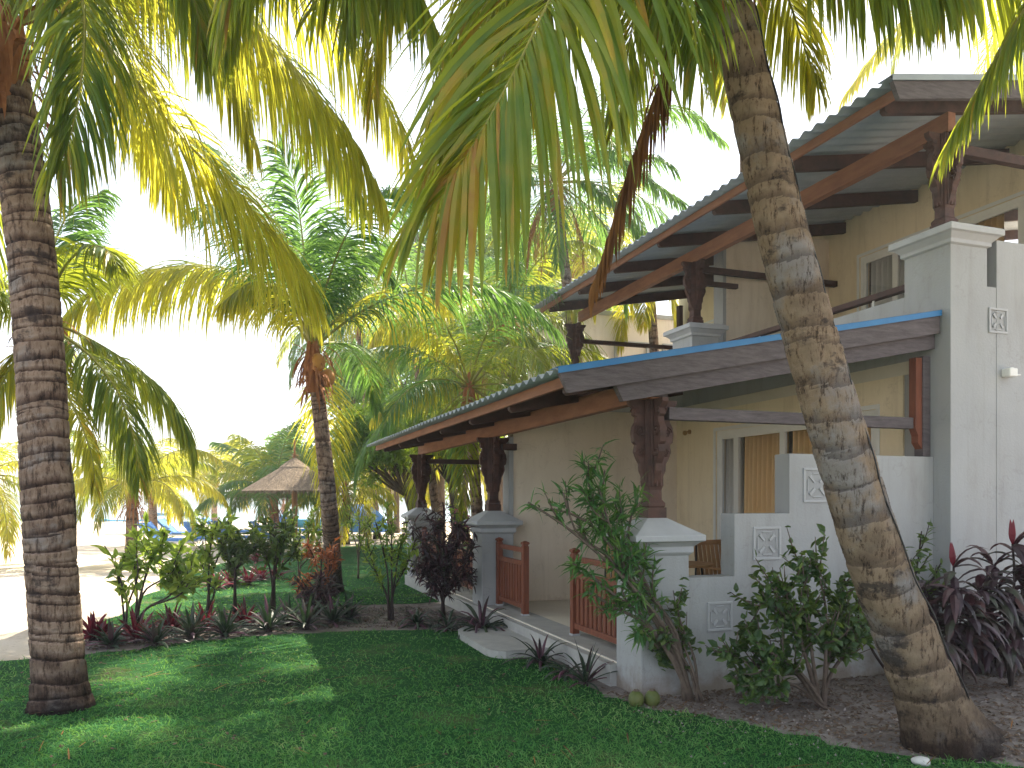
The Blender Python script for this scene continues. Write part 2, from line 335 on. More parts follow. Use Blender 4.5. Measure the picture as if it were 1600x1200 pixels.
def frond(root, pts, leaf=.9, n=85, width=.04, droop=1.1, mat='palm_leaf', age=0., S=4, bare=.16, a0=62, a1=26, lift=.25, r0=.022, dead=False, seed=None, dens=1.55, side=None, tipage=.12):
    """one coconut frond along the curve pts; leaflets spring from both sides and hang"""
    r = np.random.default_rng(seed if seed is not None else int(rng.integers(1e9)))
    n = int(n*dens); leaf *= 1.12; width *= .82 if dens > 1.2 else 1
    R = spline(pts, 40); seg = np.linalg.norm(np.diff(R, axis=0), axis=1); cum = np.concatenate([[0], np.cumsum(seg)]); T = nrm(np.gradient(R, axis=0))
    ch = R[-1]-R[0]; ch[2] = 0
    if np.linalg.norm(ch) < .15: ch = np.array([.3, -1, 0])
    s0 = nrm(np.cross(nrm(ch), Z3)) if side is None else nrm(np.array(side, float)); mb = MB()
    u = np.linspace(bare, .995, n); 
    for sg in (-1, 1):
        uu = np.clip(u+r.uniform(-.4, .4, n)/n, bare, 1); keep = r.random(n) > (.05 if not dead else .3); uu = uu[keep]; k = len(uu)
        x = uu*cum[-1]; P = np.stack([np.interp(x, cum, R[:, j]) for j in range(3)], 1); t = nrm(np.stack([np.interp(x, cum, T[:, j]) for j in range(3)], 1))
        s = nrm(s0-np.sum(s0*t, 1, keepdims=True)*t); nn = np.cross(s, t)
        al = np.radians(np.interp(uu, [bare, .5, 1], [a0, (a0+a1)/2+6, a1])+r.normal(0, 5, k)); be = lift+r.normal(0, .12, k)
        D = np.cos(al)[:, None]*t+np.sin(al)[:, None]*(sg*s*np.cos(be)[:, None]+nn*np.sin(be)[:, None])
        L = leaf*np.interp(uu, [bare, bare+.08, .38, .7, 1], [.45, .72, 1, .85, .38])*r.uniform(.82, 1.08, k)
        Wv = nrm(t+nn*r.normal(.2, .35, k)[:, None])
        broke = r.random(k) < .07; L = np.where(broke, L*r.uniform(.3, .8, k), L); rn = np.clip(r.beta(2, 3.2, k)*.62+age+tipage*uu+.15*(uu > .9)+np.where(r.random(k) < .05, .35, 0), 0, 1)
        ribbons(mb, P, D, Wv, L, width*r.uniform(.75, 1.15, k), droop*r.uniform(.6, 1.45, k)*np.where(r.random(k) < .07, 2.6, 1), S, LEAF, .0 if S < 4 else .45, rn, r)
    fr_ = mb.build('frond', mat, root)
    st = MB(); st.tube(R[::2], np.interp(np.linspace(0, 1, 20), [0, .1, 1], [r0*1.7, r0, r0*.15]), 6)
    st.build('rachis', 'palm_stalk_dry' if dead else 'palm_stalk', fr_)
    return fr_
def arc(c, az, el, length, sag, n=9):
    """auto frond curve from crown centre c: leaves at elevation el, bends down along its length"""
    P = [np.array(c, float)]; e = el; st = length/(n-1)
    for k in range(n-1):
        e -= sag/(n-1)*(0.55+1.0*k/(n-1)); e = max(e, -1.45)
        P.append(P[-1]+st*np.array([math.sin(az)*math.cos(e), math.cos(az)*math.cos(e), math.sin(e)]))
    return P
def trunk(root, path, r_base, r_top, spacing=.09, mat='trunk_ringed', seg=28, step=.014, flare=1.4, bumpy=.05, seed=1, flare_h=.5):
    r = np.random.default_rng(seed); P0_ = spline(path, 60); Ln = np.linalg.norm(np.diff(P0_, axis=0), axis=1).sum(); n = max(int(Ln/step), 24)
    P = spline(path, n); T = nrm(np.gradient(P, axis=0)); A = nrm(np.cross(T, np.array([.1, 1., 0]))); B = np.cross(T, A); th = np.arange(seg)*2*PI/seg
    s = np.linspace(0, Ln, n); R = np.interp(s, [0, Ln], [r_base, r_top])*(1+(flare-1)*np.exp(-s/flare_h*2.2))
    pos = [0]; 
    while pos[-1] < Ln+1: pos.append(pos[-1]+spacing*r.uniform(.45, 1.7)*(1+.7*math.exp(-max(pos[-1], 0)/.9)))
    pos = np.array(pos); ph = r.uniform(0, 2*PI, len(pos)); am = r.uniform(.1, .5, len(pos))*min(spacing, .13); ph[:] = ph[0]+np.cumsum(r.normal(0, .5, len(pos)))
    S2 = s[:, None]+.06*spacing*np.sin(3*th+1.3)[None]*np.sin(5*s)[:, None]+r.normal(0, .012*spacing, (n, 1))+.03*spacing*np.sin(17*th+3)[None]*np.sin(40*s)[:, None]
    idx = np.clip(np.searchsorted(pos, s)-1, 0, len(pos)-2)
    S2 = S2+am[idx][:, None]*np.sin(th[None]+ph[idx][:, None])
    i2 = np.clip(np.searchsorted(pos, S2.ravel()).reshape(S2.shape)-1, 0, len(pos)-2)
    f = np.clip((S2-pos[i2])/(pos[i2+1]-pos[i2]), 0, 1)
    lw_ = .10 if spacing < .12 else .17; lip = np.exp(-((f-.06)/lw_)**2)+np.exp(-((f-1.0)/.07)**2); dep = r.uniform(.25, 1.25, len(pos))[i2]
    rad = R[:, None]*(1+bumpy*(f*.9-.45)*dep-bumpy*1.2*lip*dep*.6+.03*np.sin(2*th+.7)[None]+.015*np.sin(5*th[None]+3*s[:, None])+r.normal(0, .006, S2.shape))
    if flare > 1.2: rad *= 1+np.exp(-s/(flare_h*.4))[:, None]*(.035*np.sin(9*th)+.03*np.sin(23*th+2)+.02*np.sin(41*th))[None]
    V = P[:, None]+rad[..., None]*(np.cos(th)[None, :, None]*A[:, None]+np.sin(th)[None, :, None]*B[:, None])
    i, k = np.meshgrid(np.arange(n-1), np.arange(seg), indexing='ij'); i = i.ravel(); k = k.ravel(); k2 = (k+1) % seg
    mb = MB(); mb.add(V.reshape(-1, 3), np.stack([i*seg+k, i*seg+k2, (i+1)*seg+k2, (i+1)*seg+k], 1), None, scar=np.clip(lip*dep*.75, 0, 1).ravel(), phase=f.ravel())
    return mb.build('trunk', mat, root, smooth=True)
def crown_heart(root, c, r=.16, h=.7, cocos=0, seed=3, down=(0, 0, -1)):
    """fibrous sheaths where the fronds leave the trunk"""
    rr = np.random.default_rng(seed); n = 90; az = rr.uniform(0, 2*PI, n); hz = rr.uniform(-h, .1, n)
    P = np.stack([c[0]+r*np.cos(az), c[1]+r*np.sin(az), c[2]+hz], 1); D = np.stack([np.cos(az)*.5, np.sin(az)*.5, rr.uniform(-.8, .8, n)], 1)
    mb = MB(); ribbons(mb, P, D, np.cross(D, Z3), rr.uniform(.25, .7, n), .035, 1.6, 4, STRAP, 0, None, rr)
    mb.lathe([(r*.9, c[2]-h), (r*1.25, c[2]-h*.4), (r*.9, c[2]+.05), (.02, c[2]+.35)], c[0], c[1], 14)
    mb.build('fibre_sheath', 'fibre', root)
    for k in range(cocos):
        a = rr.uniform(0, 2*PI); q = MB(); q.ball((c[0]+(r+.12)*math.cos(a), c[1]+(r+.12)*math.sin(a), c[2]-h*.25-rr.uniform(0, .3)), .12, 12, 1.25); q.build('coconut', 'coconut_orange', root, True)
def palm(label, base, crown, r_base, r_top, mid=None, n_auto=12, length=3.2, leaf=.75, spacing=.09, tm='trunk_ringed', mats=('palm_leaf',), fronds=(), group=None,
         tstep=.014, tseg=28, nl=70, S=4, seed=1, droop=1.1, lw=.04, el_rng=(1.25, -.45), sag=1.5, cocos=0, flare=1.4, az_skip=None, dead=0, flare_h=.5, bumpy=.05):
    base = np.array(base, float); crown = np.array(crown, float); root = empty('palm_tree', base, 0, label, 'palm tree', group)
    o = lambda p: np.array(p, float)-base
    path = [o(base)]+([o(q) for q in mid] if mid else [])+[o(crown)-np.array([0, 0, .15])]
    trunk(root, path, r_base, r_top, spacing, tm, tseg, tstep, flare, bumpy, seed, flare_h)
    crown_heart(root, o(crown), r_top*1.05, min(.7, length*.2), cocos, seed)
    for f_ in fronds:
        f_ = dict(f_); p = [o(q) for q in f_.pop('pts')]; frond(root, p, **f_)
    r = random.Random(seed*31)
    for k in range(n_auto):
        az = k*2.399+r.uniform(-.2, .2); u = (k+.5)/n_auto; el = el_rng[0]+(el_rng[1]-el_rng[0])*u+r.uniform(-.1, .1)
        if az_skip and az_skip(math.sin(az), math.cos(az), el): continue
        frond(root, arc(o(crown), az, el, length*r.uniform(.85, 1.1), sag*r.uniform(.8, 1.2)), leaf*r.uniform(.9, 1.1), nl, lw, droop, r.choice(mats), .0+.18*u, S, seed=seed*100+k)
    for k in range(dead):
        frond(root, arc(o(crown), r.uniform(0, 6.28), -.9, length*.6, .8), leaf*.6, nl//2, lw*.6, 2.5, 'palm_leaf_dry', .2, S, dead=True, seed=seed*77+k)
    return root
def leafy(name, label, cat, base, stems, leafp, mat, smat='twig', group=None, seed=1, sub=3, rs=.014, leaves_per=10, twigs=.25, extra=None, spread=.25):
    """shrub: stems (lists of world points), twigs along their upper halves, leaves round the twig ends"""
    r = np.random.default_rng(seed); base = np.array(base, float); root = empty(name, base, 0, label, cat, group); st = MB(); lf = MB(); ends = []
    for sp in stems:
        P = spline([np.array(q)-base for q in sp], 14); st.tube(P, np.linspace(rs, rs*.35, 14), 6, rnd=None) if False else st.tube(P, np.linspace(rs, rs*.35, 14), 6)
        ends.append((P[-1], nrm(P[-1]-P[-3])))
        for k in range(sub):
            i = int(r.integers(6, 13)); d = nrm(nrm(P[i]-P[i-1])+r.normal(0, .6, 3)+Z3*.15); L = twigs*r.uniform(.5, 1.3)
            Q = spline([P[i], P[i]+d*L*.5, P[i]+d*L+Z3*L*.25], 5); st.tube(Q, np.linspace(rs*.45, rs*.18, 5), 5); ends.append((Q[-1], nrm(Q[-1]-Q[-2]))); ends.append((Q[2], d))
    P = []; D = []
    for e, d in ends:
        m_ = max(2, int(leaves_per*r.uniform(.6, 1.3)))
        P.append(e-d*r.uniform(0, spread, (m_, 1))+r.normal(0, .012, (m_, 3))); D.append(nrm(d*.5+r.normal(0, .7, (m_, 3))+Z3*.1))
    P = np.vstack(P); D = np.vstack(D); L, w_, dr = leafp
    ribbons(lf, P, D, nrm(np.cross(D, r.normal(0, .5, D.shape)+Z3)), L*r.uniform(.6, 1.2, len(P)), w_*r.uniform(.8, 1.15, len(P)), dr, 3, LEAF, .35, None, r)
    st.build('stems', smat, root, True); lf.build('foliage', mat, root)
    if extra: extra(root, ends, r)
    return root
def rosette(label, pos, n, L, w_, mat, droop=.8, el=(.3, 1.3), group=None, seed=1, name='rosette_plant', cat='plant', kidx=None):
    r = np.random.default_rng(seed); az = np.arange(n)*2.4+r.uniform(0, .5, n); e = np.linspace(el[0], el[1], n)+r.normal(0, .08, n)
    D = np.stack([np.cos(az)*np.cos(e), np.sin(az)*np.cos(e), np.sin(e)], 1); P = np.tile([0, 0, .02], (n, 1))+D*.02; mb = MB()
    ribbons(mb, P, D, np.cross(D, Z3), L*r.uniform(.75, 1.1, n), w_, droop*r.uniform(.5, 1.3, n), 6, STRAP, .5, None, r)
    root = empty(name, pos, r.uniform(0, 6), label, cat, group); mb.build('leaves', mat, root)
    c = MB(); c.lathe([(w_*.9, -.03), (w_*.7, .06), (.005, .1)], 0, 0, 8); c.build('stem', 'twig_dark', root); return root
#__SETTING__
# ---------------------------------------------------------------- ground, lawns, sea, hills
def inpoly(P, poly):
    x, y = P[:, 0], P[:, 1]; ins = np.zeros(len(P), bool); n = len(poly)
    for i in range(n):
        x1, y1 = poly[i][:2]; x2, y2 = poly[(i+1) % n][:2]
        c = ((y1 > y) != (y2 > y)) & (x < (x2-x1)*(y-y1)/((y2-y1) if y2 != y1 else 1e-9)+x1); ins ^= c
    return ins
mb = MB(); ys = [-30, 60, 75, 120, 3000]; zs = [0, 0, -.45, -2.2, -2.2]
V = []; xs = np.linspace(-2500, 2500, 3)
for y, z in zip(ys, zs): V += [(x, y, z) for x in xs]
mb.add(V, [(i*3+k, i*3+k+1, (i+1)*3+k+1, (i+1)*3+k) for i in range(4) for k in range(2)])
tag(mb.build('ground', 'sand'), kind='structure')
mb = MB(); mb.box(-2500, 2500, 62, 3000, -.5, -.2); tag(mb.build('sea', 'sea'), kind='structure')
def wob(poly, amp, step, seed):
    r = np.random.default_rng(seed); out = []
    for i in range(len(poly)):
        a = np.array(poly[i][:2]); b_ = np.array(poly[(i+1) % len(poly)][:2]); m_ = max(1, int(np.linalg.norm(b_-a)/step))
        for k in range(m_): out.append(tuple(a+(b_-a)*k/m_+r.normal(0, amp, 2)))
    return out
def sheet(name, poly, z, mat):
    bm = bmesh.new(); vs = [bm.verts.new((p[0], p[1], z)) for p in poly]; f = bm.faces.new(vs)
    if f.normal.z < 0: f.normal_flip()
    bmesh.ops.triangulate(bm, faces=[f]); me = bpy.data.meshes.new(name); bm.to_mesh(me); bm.free(); me.materials.append(MATS[mat])
    o = bpy.data.objects.new(name, me); COL.objects.link(o); return tag(o, kind='structure')
BED_F = [(95, 1028), (180, 1018), (300, 1003), (440, 992), (560, 986), (660, 985), (745, 988), (800, 1010), (860, 1040), (930, 1082), (1000, 1108), (1080, 1118), (1200, 1140), (1330, 1172), (1480, 1190), (1620, 1200)]
BED_X = [(x, y+(14 if x < 760 else 34)) for x, y in BED_F]
near = [G(-900, 1034)[:2], G(0, 1034)[:2]]+[G(*p)[:2] for p in BED_F]+[(6, 3), (6, -6), (-12, -6)]
near = [tuple(p) for p in near]
near_w = wob(near, .045, .12, 4)
sheet('lawn', near_w, .008, 'turf')
bed = [G(110, 1022), G(160, 978), G(300, 962), (G(440, 950)), G(560, 940), G(650, 940), (1.8, 11.5, 0), (9, 14.5, 0), (9, 3.5, 0), (6, 1, 0), (4.6, 4.2, 0)]+[G(*p) for p in BED_X[::-1]]
sheet('garden_bed', wob([tuple(p[:2]) for p in bed], .05, .35, 5), .004, 'soil')
second = [G(150, 985), G(190, 955), G(255, 915), G(330, 885), G(410, 868), G(520, 855), G(640, 850), (3.4, 26, 0), (1.5, 16, 0), G(655, 945), G(560, 946), G(440, 956), G(300, 968)]
second_w = wob([tuple(p[:2]) for p in second], .06, .5, 6)
sheet('lawn_strip', second_w, .012, 'turf')
def grass(name, poly, N, ymax, h, w_, label):
    r = np.random.default_rng(11); P = np.array(poly); lo = P.min(0); hi = P.max(0); lo[1] = max(lo[1], 2.9)
    u = r.random(N); y = 1/np.sqrt(1/lo[1]**2+(1/min(hi[1], ymax)**2-1/lo[1]**2)*u); x = r.uniform(-.72, .72, N)*y
    q = np.stack([x, y], 1); q = q[inpoly(q, poly)]
    # thin, bald places
    bald = np.sin(q[:, 0]*3.1+1.7*np.sin(q[:, 1]*1.3))*np.sin(q[:, 1]*2.3+1.1*np.sin(q[:, 0]*2.1)); near_soil = np.clip((q[:, 0]-1.3)/2.2, 0, 1)*np.clip(1-(q[:, 1]-3)/5, 0, 1)
    q = q[r.random(len(q)) > .25+.3*np.clip(bald, 0, 1)+.55*near_soil]; n = len(q)
    sc = np.clip(q[:, 1]/6, .8, 2.2)
    az = r.uniform(0, 2*PI, n); e = r.uniform(.35, 1.4, n); D = np.stack([np.cos(az)*np.cos(e), np.sin(az)*np.cos(e), np.sin(e)], 1)
    patch = .5+.25*np.sin(q[:, 0]*2.2+np.sin(q[:, 1]*3))+.2*np.sin(q[:, 1]*4.1+q[:, 0]); a2 = r.uniform(0, 2*PI, n)
    mb = MB(); ribbons(mb, np.column_stack([q, np.full(n, .006)]), D, np.stack([np.cos(a2), np.sin(a2), 0*a2], 1), h*r.uniform(.5, 1.4, n), w_*sc, .9, 2, np.array([1, .8, .05]), 0, np.clip(r.random(n)*.6+patch*.35, 0, 1), r)
    tag(mb.build(name, 'grass_blade'), label, 'grass', kind='stuff')
grass('grass', near_w, 360000, 12, .052, .006, 'short green lawn grass in the foreground')
grass('grass', second_w, 60000, 24, .05, .010, 'grass on the lawn strip behind the planted bed')
for k, (x0, x1, Y, h_) in enumerate([(-330, 120, 330, 4.6), (-120, 45, 260, 3.9)]):
    r = np.random.default_rng(20+k); n = 120; xs = np.linspace(x0, x1, n); hh = h_*(.55+.45*np.abs(np.sin(np.linspace(0, 9, n))))+r.uniform(-.5, .5, n); hh[0] = hh[-1] = 0
    V = []
    for j in range(n): V += [(xs[j], Y, -1), (xs[j], Y+10, max(hh[j], .3)), (xs[j], Y+35, -1)]
    mb = MB(); mb.add(V, [(j*3+q, j*3+q+1, (j+1)*3+q+1, (j+1)*3+q) for j in range(n-1) for q in range(2)])
    tag(mb.build('hills', 'hill_green'), kind='structure')
# ---------------------------------------------------------------- the two-storey building (local x = b into the building, y = a along it away from the camera)
P0 = np.array([1.10, 6.78, 0.]); RZ = math.radians(19.3)
BLD = empty('hotel_building', P0, RZ, 'two-storey cream stucco building with timber verandas and corrugated roofs', 'building')
def BW(b_, a, z): c, s = math.cos(RZ), math.sin(RZ); return P0+np.array([b_*c-a*s, b_*s+a*c, z])
BAY = 4.6
def part(name, mat, boxes, parent=BLD, bevel=0):
    mb = MB()
    for bx in boxes: mb.box(*bx)
    return mb.build(name, mat, parent, bevel=bevel)
part('terrace_floor', 'floor_tile', [(.03, 3.22, .25, 9.6, 0, .215)])
part('terrace_kerb', 'step_stone', [(-.06, .03, .47, 9.6, 0, .20), (.03, .40, .47, 9.6, .215, .219)])
# rounded step slab
out = [(-.06, 3.75), (-.06, 1.95), (-.55, 1.95), (-.62, 2.0), (-.68, 2.1)]+[(-.70+.0*k, 2.2+.25*k) for k in range(5)]+[(-.66, 3.45), (-.56, 3.62), (-.40, 3.72), (-.2, 3.75)]
mb = MB(); mb.prism(out, 2, 0, .09); mb.build('step_slab', 'step_stone', BLD, bevel=.012)
# columns
def column(a, h=1.33):
    mb = MB(); mb.box(0, .47, a, a+.47, 0, h)
    c = mb.build('column', 'stucco_white', BLD, bevel=.012)
    mb = MB(); mb.sqlathe([(0, h-.12), (.03, h-.09), (.03, h-.04), (.075, h), (.105, h+.01), (.105, h+.06), (.06, h+.085), (-.13, h+.20), (-.14, h+.205)], 0, .47, a, a+.47)
    mb.build('column_cap', 'cap_paint', c, bevel=.006)
for k in range(3): column(k*BAY)
def upper_column(a):
    mb = MB(); mb.box(3.27, 3.74, a-.17, a+.39, 3.0, 4.20) if a > 0 else None
    if a > 0: c = mb.build('column', 'stucco_white', BLD)
    else: c = PIER
    mb = MB(); mb.sqlathe([(-.005, 4.17), (.03, 4.185), (.03, 4.22), (.08, 4.27), (.11, 4.28), (.11, 4.34), (.07, 4.36), (-.17, 4.40)], 3.27, 3.74, a-.17, a+.39)
    mb.build('column_cap', 'cap_paint', c, bevel=.006)
# end pier, stepped end walls
mb = MB(); mb.box(3.27, 3.74, -.17, .39, 0, 4.2); mb.box(3.74, 3.87, -.165, .30, 0, 3.80)
mb.box(3.87, 4.02, -.17, .30, 0, 4.27); mb.box(4.02, 8.5, -.12, .12, 0, 4.27); mb.box(4.02, 4.5, -.17, -.12, 0, 4.27)
PIER = mb.build('end_wall', 'stucco_white', BLD)
for k in range(3): upper_column(k*BAY)
mb = MB()
for (b0, b1, z1) in ((.47, .955, 1.01), (.955, 1.548, 1.57), (1.548, 3.267, 2.12)): mb.box(b0, b1, .03, .24, 0, z1)
low = mb.build('stepped_wall', 'stucco_white', BLD)
# party wall, back walls, floors, upper wall
part('party_wall', 'stucco_warm_shade', [(.54, 3.25, 4.83, 5.05, .215, 3.02)])
part('party_wall_edge', 'stucco_white', [(.47, .537, 4.80, 5.08, .215, 2.60)])
def wall_open(mat, b0, b1, a0, a1, z0, z1, holes):
    """wall between b0..b1 thick running a0..a1 with door holes (a_lo, a_hi, z_lo, z_hi)"""
    bx = []; cur = a0
    for h in sorted(holes):
        bx.append((b0, b1, cur, h[0], z0, z1)); bx.append((b0, b1, h[0], h[1], h[3], z1))
        if h[2] > z0: bx.append((b0, b1, h[0], h[1], z0, h[2]))
        cur = h[1]
    bx.append((b0, b1, cur, a1, z0, z1)); return part('back_wall', mat, bx)
wall_open('stucco_cream', 3.25, 3.47, .39, 9.6, .215, 2.98, [(.75, 3.77, .215, 2.67), (5.4, 8.4, .215, 2.67)])
wall_open('stucco_cream', 6.17, 6.37, .12, 9.6, 3.12, 6.6, [(1.33, 4.14, 3.12, 5.56), (5.9, 8.8, 3.12, 5.4)])
part('party_wall', 'stucco_warm_shade', [(4.13, 6.17, 4.83, 5.03, 3.12, 6.05)])
part('party_wall_edge', 'stucco_white', [(4.07, 4.127, 4.80, 5.06, 3.12, 5.78)])
part('balcony_floor', 'floor_tile', [(3.25, 12, .12, 9.6, 2.98, 3.115)])
part('end_wall', 'stucco_cream', [(5.6, 11.9, .125, .3, 3.12, 6.2), (8.5, 12, -.05, .12, 0, 6.3)])
part('parapet', 'stucco_white', [(3.27, 3.44, .39, 4.43, 3.115, 3.79), (3.27, 3.44, 4.99, 9.03, 3.115, 3.79)], bevel=.01)
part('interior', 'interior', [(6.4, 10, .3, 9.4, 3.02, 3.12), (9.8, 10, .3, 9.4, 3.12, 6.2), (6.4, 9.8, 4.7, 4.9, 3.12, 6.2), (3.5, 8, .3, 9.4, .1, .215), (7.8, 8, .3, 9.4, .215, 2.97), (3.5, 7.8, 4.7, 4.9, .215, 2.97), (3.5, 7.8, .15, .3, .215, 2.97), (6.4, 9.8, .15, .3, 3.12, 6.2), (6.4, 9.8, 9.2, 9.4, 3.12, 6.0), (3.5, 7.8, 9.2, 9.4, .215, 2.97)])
# handrail of the balcony
hr = part('handrail', 'timber_dark', [(3.31, 3.40, .39, 4.43, 3.875, 3.935)])
for a in (.9, 1.9, 2.9, 3.9): part('rail_bracket', 'white_frame', [(3.345, 3.365, a-.01, a+.01, 3.79, 3.875)], hr)
hr = part('handrail', 'timber_dark', [(3.31, 3.40, 4.99, 9.03, 3.875, 3.935)])
# sliding doors with curtains
def slider(b_, a0, a1, z0, z1, splits):
    fr_ = part('sliding_door', 'white_frame', [(b_+.02, b_+.10, a0, a1, z1-.07, z1), (b_+.02, b_+.10, a0, a1, z0, z0+.05), (b_+.02, b_+.10, a0, a0+.06, z0+.05, z1-.07), (b_+.02, b_+.10, a1-.06, a1, z0+.05, z1-.07),
         (b_-.012, b_-.002, a0-.05, a1+.05, z1, z1+.05), (b_-.012, b_-.002, a1, a1+.05, z0, z1), (b_-.012, b_-.002, a0-.05, a0, z0, z1)], bevel=.004)
    e = [a0+.06]+list(splits)+[a1-.06]
    for i in range(len(e)-1):
        s = part('door_sash', 'white_frame', [(b_+.03, b_+.07, e[i], e[i]+.05, z0+.05, z1-.07), (b_+.03, b_+.07, e[i+1]-.05, e[i+1], z0+.05, z1-.07), (b_+.03, b_+.07, e[i]+.05, e[i+1]-.05, z1-.12, z1-.07), (b_+.03, b_+.07, e[i]+.05, e[i+1]-.05, z0+.05, z0+.12)], fr_)
        part('glass_pane', 'glass', [(b_+.047, b_+.053, e[i]+.05, e[i+1]-.05, z0+.12, z1-.12)], fr_)
def curtain(b_, a0, a1, z0, z1, mat, label, folds=9, group=None):
    n = int(folds*12); a = np.linspace(a0, a1, n); r = np.random.default_rng(int(abs(a0*100)))
    x = .05*np.sin(np.linspace(0, folds*2*PI, n)+.6*np.sin(np.linspace(0, 7, n)))+.012*r.normal(0, 1, n).cumsum()/6
    root_pos = BW(b_, (a0+a1)/2, z0); V = []
    for k, z in enumerate((z1, (z0+z1)/2, z0)):
        for i in range(n): V.append(BW(b_+x[i]*(.7+.35*k), a[i], z)-root_pos)
    mb = MB(); mb.add(V, [(j*n+i, j*n+i+1, (j+1)*n+i+1, (j+1)*n+i) for j in range(2) for i in range(n-1)])
    o = mb.build('curtain', mat, None, True); o.location = root_pos; md = o.modifiers.new('solid', 'SOLIDIFY'); md.thickness = .004
    return tag(o, label, 'curtain', group)
slider(3.25, .75, 3.77, .215, 2.67, [1.55, 2.35, 3.33])
curtain(3.40, 3.36, 3.70, .24, 2.6, 'curtain_white', 'white curtain bunched at the left edge of the ground floor sliding door', 4)
curtain(3.40, 2.40, 3.26, .24, 2.6, 'curtain_orange', 'orange curtain behind the ground floor sliding door, left of the leaning palm', 9)
curtain(3.40, .85, 2.28, .24, 2.6, 'curtain_orange', 'orange curtain behind the ground floor sliding door, half hidden by the leaning palm', 13)
slider(6.17, 1.33, 4.14, 3.12, 5.56, [2.3, 3.45])
slider(3.25, 5.4, 8.4, .215, 2.67, [6.9])
slider(6.17, 5.9, 8.8, 3.12, 5.4, [7.3])
curtain(6.32, 3.0, 4.04, 3.15, 5.48, 'curtain_white', 'pale curtain behind the upstairs balcony door, left part of the door', 9)
curtain(6.32, 1.75, 2.4, 3.15, 5.48, 'curtain_orange', 'tan curtain upstairs beside the dark open doorway at the right edge', 7)
# relief panels
def relief(b_, a, z, s=.30, parent=BLD):
    mb = MB(); t = .012
    for (x0, x1, z0, z1) in ((-s/2, s/2, s/2-.022, s/2), (-s/2, s/2, -s/2, -s/2+.022), (-s/2, -s/2+.022, -s/2+.022, s/2-.022), (s/2-.022, s/2, -s/2+.022, s/2-.022)):
        mb.box(b_+x0, b_+x1, a-t, a+.004, z+z0, z+z1)
    q = s*.30
    for sx, sz in ((1, 1), (-1, 1), (1, -1), (-1, -1)):
        c = [(b_+sx*.02, z+sz*.035), (b_+sx*.035, z+sz*.02), (b_+sx*q, z+sz*(q-.02)), (b_+sx*(q-.02), z+sz*q)]
        if sx*sz < 0: c = c[::-1]
        mb.prism(c, 1, a-.010, a+.004)
    for sx in (-1, 1): mb.box(b_+sx*(q+.012)-.005, b_+sx*(q+.012)+.005, a-.009, a+.004, z-q*.6, z+q*.6)
    for sz in (-1, 1): mb.box(b_-q*.55, b_+q*.55, a-.009, a+.004, z+sz*(q+.012)-.005, z+sz*(q+.012)+.005)
    return mb.build('relief_panel', 'cap_paint', parent, bevel=.003)
relief(.80, .03, .66, .26); relief(1.30, .03, 1.30, .30); relief(1.86, .03, 1.83, .32); relief(3.885, -.17, 3.47, .25)
# carved posts
def carved(b_, a, z0, z1, name='carved_post'):
    H = z1-z0; mb = MB()
    mb.box(b_-.095, b_+.095, a-.095, a+.095, z0, z0+.17*H*.55)
    mb.sqlathe([(.0, z0+.09*H), (.012, z0+.10*H), (.012, z0+.13*H), (-.01, z0+.16*H), (-.012, z0+.24*H), (.0, z0+.28*H), (.004, z1)], b_-.075, b_+.075, a-.075, a+.075)
    for k in (-1, 0, 1):          # reeded faces
        for q in (-1, 1):
            mb.tube([(b_+k*.042, a+q*.079, z0+.27*H), (b_+k*.042, a+q*.079, z1-.01)], .013, 6); mb.tube([(b_+q*.079, a+k*.042, z0+.27*H), (b_+q*.079, a+k*.042, z1-.01)], .013, 6)
    p = mb.build(name, 'timber_carved', BLD, bevel=.005)
    sil = [(.06, .24), (.085, .30), (.10, .36), (.12, .40), (.125, .46), (.15, .50), (.175, .56), (.165, .62), (.19, .64), (.20, .71), (.19, .77), (.165, .81), (.16, .85), (.19, .87), (.185, .92), (.215, .945), (.235, .97), (.235, 1.0), (.06, 1.0)]
    for ax in (0, 1):
        for sg in (-1, 1):
            o = [((b_ if ax == 0 else a)+sg*x, z0+z*H) for x, z in sil]
            m2 = MB(); m2.prism(o, 1 if ax == 0 else 0, (a if ax == 0 else b_)-.03, (a if ax == 0 else b_)+.03)
            for (x, z, rr) in ((.135, .73, .050), (.125, .55, .036), (.165, .90, .026)):      # scrolls
                for off in (-.036, .036):
                    th = np.linspace(0, 3.6*PI, 26); rad = rr*(1-th/(3.6*PI)*.8); px = (b_ if ax == 0 else a)+sg*(x+rad*np.cos(th)); pz = z0+H*z+rad*np.sin(th)
                    pts = np.stack([px, np.full(26, a+off), pz], 1) if ax == 0 else np.stack([np.full(26, b_+off), px, pz], 1)
                    m2.tube(pts, .009, 5)
            m2.build('scroll_bracket', 'timber_carved', p, bevel=.004)
    return p
for k in range(3): carved(.235, k*BAY+.235, 1.53, 2.58); carved(3.50, k*BAY+.11, 4.38, 5.37)
